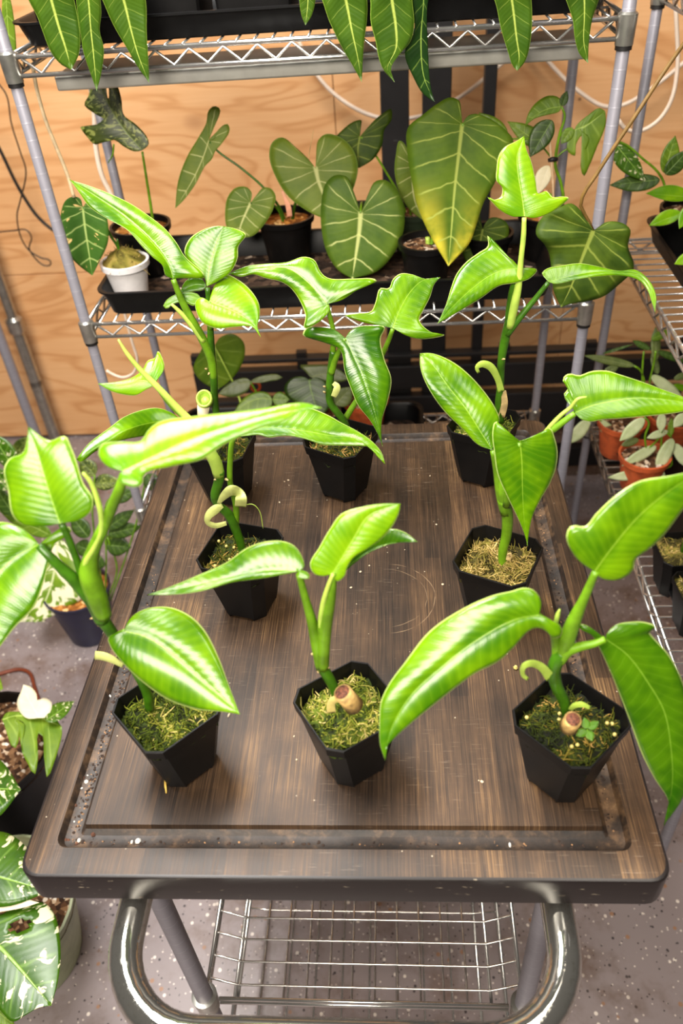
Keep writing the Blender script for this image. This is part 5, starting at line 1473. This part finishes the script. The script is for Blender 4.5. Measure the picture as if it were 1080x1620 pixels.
for P in ([(160, 950), (158, 900), (150, 850), (146, 800), (150, 752)], [(165, 950), (168, 900), (168, 850), (172, 790), (178, 788)], [(170, 950), (185, 900), (170, 850)], [(175, 950), (215, 830), (232, 752)]):
    stalk(T, Y, [(a, b_, 0, .003) for a, b_ in P], STEM, 'stem', 7)
c = fl_(atz(40, 985, 0), 0)
T = shelf_plant('floor_plant', 'cream and green marbled broad leaf plant on the floor below the left philodendron leaf', 'potted plant', (c[0] - .08, c[1] + .10, 0), .07, .095, .16, BLACK, SOIL, grp='floor plants left of the cart')
Y = c[1] + .02
leaf(T, Y, [(92, 850), (88, 890), (78, 935), (55, 985)], [(75, 855), (52, 880), (40, 915), (38, 950), (44, 972)], [(108, 862), (122, 895), (130, 945), (108, 960), (82, 975)], 'variw', kk=.6, b=.15)
leaf(T, Y, [(72, 968), (50, 980), (18, 1006)], [(58, 960), (36, 972), (22, 990)], [(70, 985), (52, 1003), (32, 1007)], 'variw', kk=.6, b=.1, nv=16, nu=4)
tleaf(T, Y, (82, 848), (-6, 803), 14, 14, 'oval', mat='back', kk=.5)
tleaf(T, Y, (22, 742), (-14, 684), 14, 18, 'oval', mat='vari', kk=.4)
tleaf(T, Y, (12, 776), (-10, 736), 14, 14, 'oval', mat='vari', kk=.4)
tleaf(T, Y + .1, (22, 722), (46, 690), 12, 12, 'oval', mat='varid', kk=.3)
tleaf(T, Y, (22, 815), (-8, 770), 14, 14, 'oval', mat='backd', kk=.4)
for P in ([(20, 960), (60, 880), (92, 850)], [(15, 960), (30, 880), (40, 840), (22, 815)], [(10, 950), (24, 850), (22, 745)]):
    stalk(T, Y, [(a, b_, .02, .003) for a, b_ in P], STEM, 'stem', 7)

c = (-.862, .905, 0)
T = shelf_plant('floor_monstera', 'monstera with a half cream leaf in big black pot on the floor at left edge', 'potted plant', c, .10, .135, .27, BLACK, SOIL, grp='floor plants left of the cart', drop=.03)
Z = .36
leaf(T, Z, [(3, 1138), (30, 1131), (62, 1134), (98, 1150)], [(10, 1128), (30, 1126), (60, 1129), (88, 1138)],
     [(8, 1150), (14, 1170), (22, 1185), (27, 1180), (31, 1160), (38, 1140), (40, 1146), (34, 1186), (44, 1208), (54, 1226), (60, 1200), (61, 1160), (65, 1160), (70, 1198), (75, 1231), (86, 1205), (94, 1180), (98, 1163)], 'back', mode='z', kk=.2, b=.05, nv=40)
leaf(T, Z, [(62, 1136), (52, 1118), (42, 1100), (37, 1083)], [(42, 1136), (28, 1120), (27, 1110), (33, 1095)], [(74, 1134), (82, 1112), (70, 1104), (59, 1108), (58, 1098), (48, 1086)], 'cream', mode='z', kk=.1, b=.08, nv=20, nu=4)
tleaf(T, Z, (72, 1140), (118, 1109), 14, 12, 'oval', mat='vari', mode='z', kk=.2)
tleaf(T, Z - .02, (-55, 1246), (33, 1249), 52, 50, 'oval', mat='vari', mode='z', kk=.1, nv=24)
tleaf(T, Z - .02, (-30, 1075), (5, 1090), 20, 20, 'oval', mat='back', mode='z', kk=.1)
stalk(T, Z, [(-5, 1140, 0, .004), (-40, 1160, -.03, .005), (-20, 1180, -.12, .006)], STEM, mode='z')
stalk(T, Z, [(-55, 1246, -.02, .004), (-60, 1220, -.06, .005), (-20, 1180, -.12, .006)], STEM, mode='z')

c = (-.745, .615, 0)
T = shelf_plant('floor_monstera', 'large variegated monstera in sage green pot at the bottom left corner', 'potted plant', c, .10, .135, .20, OLIVEP, SOIL, grp='floor plants left of the cart', drop=.03)
Z = .40
leaf(T, Z, [(-45, 1462), (-10, 1490), (25, 1525), (55, 1560), (81, 1591)], [(-30, 1440), (10, 1428), (45, 1424), (70, 1428), (86, 1446), (93, 1470), (96, 1510), (92, 1550), (85, 1578)],
     [(-60, 1500), (-40, 1560), (-5, 1592), (20, 1616), (40, 1606), (62, 1594)], 'vari', mode='z', kk=.15, b=.15, nv=44, nu=14, holes=((-.45, .50, .17, .035), (-.62, .33, .34, .03)))
tleaf(T, Z + .01, (-25, 1440), (62, 1428), 16, 6, 'oval', mat='cream', mode='z', kk=.1)
tleaf(T, Z + .03, (-70, 1368), (78, 1410), 70, 48, 'oval', mat='vari', mode='z', kk=.2, nv=24)
tleaf(T, Z - .05, (-40, 1570), (24, 1624), 22, 22, 'oval', mat='back', mode='z', kk=.1)
for P in ([(-45, 1462, 0), (-70, 1450, -.05), (-60, 1440, -.16)], [(-70, 1368, .03), (-80, 1400, -.05), (-60, 1440, -.16)]):
    stalk(T, Z, [(a, b_, d, .005) for a, b_, d in P], STEM, mode='z')


# ================================================================== CABLES, HOSES, STRIPS
def cable(name, label, cat, Y, pts, r, mat, res=None):
    P = spline([(p[0], p[1]) for p in pts], res or 6 * len(pts))
    W = np.array([at(p[0], p[1], Y) for p in P])
    V, Fc = tube_geo(W, r, 8)
    return tag(mobj(name, V, Fc, mat, None, True, org=W.mean(axis=0)), label, cat)


cable('hose', 'white hose drooping across the plywood to the steel uprights', 'hose', 2.36, [(470, 60), (490, 102), (530, 150), (595, 185), (660, 185), (725, 155), (765, 125), (800, 95), (840, 60)], .0055, HOSE)
cable('hose', 'white hose sagging behind the right posts and rising to the right edge', 'hose', 2.36, [(840, 60), (857, 85), (890, 122), (920, 148), (955, 168), (985, 166), (1030, 140), (1090, 92)], .0055, HOSE)
cable('hose', 'white hose hanging in a deep loop at the top right', 'hose', 1.9, [(1066, -20), (1070, 40), (1071, 110), (1060, 162), (1038, 193), (1008, 208), (988, 203), (978, 190)], .0045, HOSE)
cable('hose', 'white hose running down behind the rear left post', 'hose', 1.695, [(118, 30), (128, 75), (140, 120), (149, 175), (152, 235), (162, 280), (176, 308), (192, 345), (205, 395)], .0055, HOSE)
cable('hose', 'thin white hose loop below the middle shelf at the left', 'hose', 1.69, [(186, 425), (196, 490), (210, 545), (217, 570), (211, 590), (195, 597), (178, 592), (168, 586)], .0035, HOSE)
cable('cable', 'thick black cable on the plywood left of the rack', 'cable', 2.3, [(-20, 200), (0, 237), (30, 298), (60, 343), (90, 368), (120, 380)], .005, CABLE)
cable('cable', 'thin brown wire with a small loop hanging on the plywood at the left', 'wire', 2.32, [(-4, 130), (10, 150), (18, 195), (32, 240), (41, 270), (32, 318), (27, 340), (33, 375), (45, 395), (65, 408), (79, 412), (80, 419), (70, 420), (52, 404), (46, 392), (50, 376), (42, 364), (20, 365), (-10, 368)], .0022, CABLE, 110)
cable('dry_stem', 'thin cream dried stem leaning behind the front left post', 'dried stem', 1.40, [(52, 106), (58, 140), (72, 190), (92, 240), (106, 275), (117, 312)], .0032, simple('dried_cream', srgb(240, 214, 170), .6))
W = np.array([atz(x, y, .006) for x, y in ((-30, 1072), (0, 1066), (30, 1059), (46, 1064), (54, 1085), (62, 1110))])
V, Fc = tube_geo(spline(W, 24), .005, 8)
tag(mobj('cable', V, Fc, REDC, None, True, org=W.mean(axis=0)), 'rust-brown cable lying on the floor beside the half cream monstera', 'cable')

# ================================================================== DEBRIS
def specks(name, label, pts, rmin, rmax, mat, seed, flat=.6):
    g = np.random.default_rng(seed); m = MB()
    for (x, y, z) in pts:
        r = g.uniform(rmin, rmax); a0 = g.uniform(0, 6.28)
        sx_, sy_ = g.uniform(.6, 1.5), g.uniform(.6, 1.2)
        lo = []
        for e, k in ((0, .6), (.5, 1.0), (1.0, .55)):
            lo.append([(x + r * sx_ * k * math.cos(a) * math.cos(a0) - r * sy_ * k * math.sin(a) * math.sin(a0), y + r * sx_ * k * math.cos(a) * math.sin(a0) + r * sy_ * k * math.sin(a) * math.cos(a0), z + e * 2 * r * flat) for a in np.linspace(0, 2 * PI, 6, endpoint=False)])
        m.loops(lo)
    p0 = np.mean(np.array(pts), axis=0)
    return tag(m.build(name, mat, None, False, org=p0), label, 'debris', kind='stuff')


GZ = BZ - .0112
pp_ = [(162, 1138), (139, 1228), (129, 1235), (137, 1238), (130, 1249), (126, 1265), (115, 1275), (118, 1301), (126, 1331), (209, 1333), (219, 1332), (806, 1338), (174, 1103), (170, 1352)]
specks('perlite_grains', 'white perlite grains in the left and front groove of the board', [tuple(atz(x, y, GZ)) for x, y in pp_], .0012, .0030, PERL, 3, .8)
g = np.random.default_rng(11)
pts = []
for _ in range(1500):
    s_ = g.random()
    if s_ < .34:      # left groove, near the front corner
        t = g.beta(1.2, 2.0); x = -hx + gin + g.uniform(.005, .018); y = -hy + gin + .006 + t * .42
    elif s_ < .80:    # front groove
        x = -hx + gin + .02 + g.beta(1, 1.1) * (CW - 2 * gin - .04); y = -hy + gin + abs(g.normal(0, .004)) + .003
    else:
        x = hx - gin - g.uniform(.004, .018); y = -hy + gin + .02 + g.random() * .6
    pts.append((CX + x, CY + y, GZ))
specks('soil_crumbs', 'dark soil crumbs lying along the board groove', pts[::2], .0005, .0019, CRUMB, 4, .5)
specks('bark_crumbs', 'tan bark crumbs lying along the board groove', pts[1::2], .0004, .0013, CHIP, 5, .4)
specks('bark_chunks', 'dark bark chunks in the front left groove corner', [tuple(atz(x, y, GZ)) for x, y in ((148, 1321), (100, 1318), (104, 1308), (108, 1330), (122, 1336), (120, 1276), (133, 1232), (112, 1298), (104, 1330))], .002, .0042, simple('bark_dark', srgb(84, 50, 32), .9, nscale=150, namp=.3), 6, .5)
pts = [tuple(atz(x, y, BZ)) for x, y in ((469, 1202), (762, 1237), (757, 1235), (465, 1165), (584, 895), (570, 905), (432, 718), (456, 760), (457, 768), (680, 753), (362, 1132), (900, 975), (442, 795), (610, 695), (640, 870), (450, 762), (300, 1190), (330, 1205), (560, 1170), (690, 830), (555, 930), (700, 925))]
specks('bark_crumbs', 'pale crumbs scattered over the flat of the board', pts, .0008, .0022, simple('crumb_pale', srgb(210, 190, 160), .8, nscale=200, namp=.1), 8, .4)
q = atz(815, 1058, BZ)
specks('fertilizer_beads', 'single tan fertilizer bead left of the clover pot on the board', [tuple(q)], .0026, .0027, BEAD, 9, .9)
a, b_ = atz(261, 1233, BZ + .0015), atz(263, 1255, BZ + .0012)
V, Fc = tube_geo([a, (a + b_) / 2 + (0, 0, .001), b_], [.0012, .0014, .0006], 6)
tag(mobj('twig', V, Fc, simple('twig_straw', srgb(206, 170, 80), .7), None, True, org=a), 'short straw-coloured twig at the foot of the front left pot', 'twig')
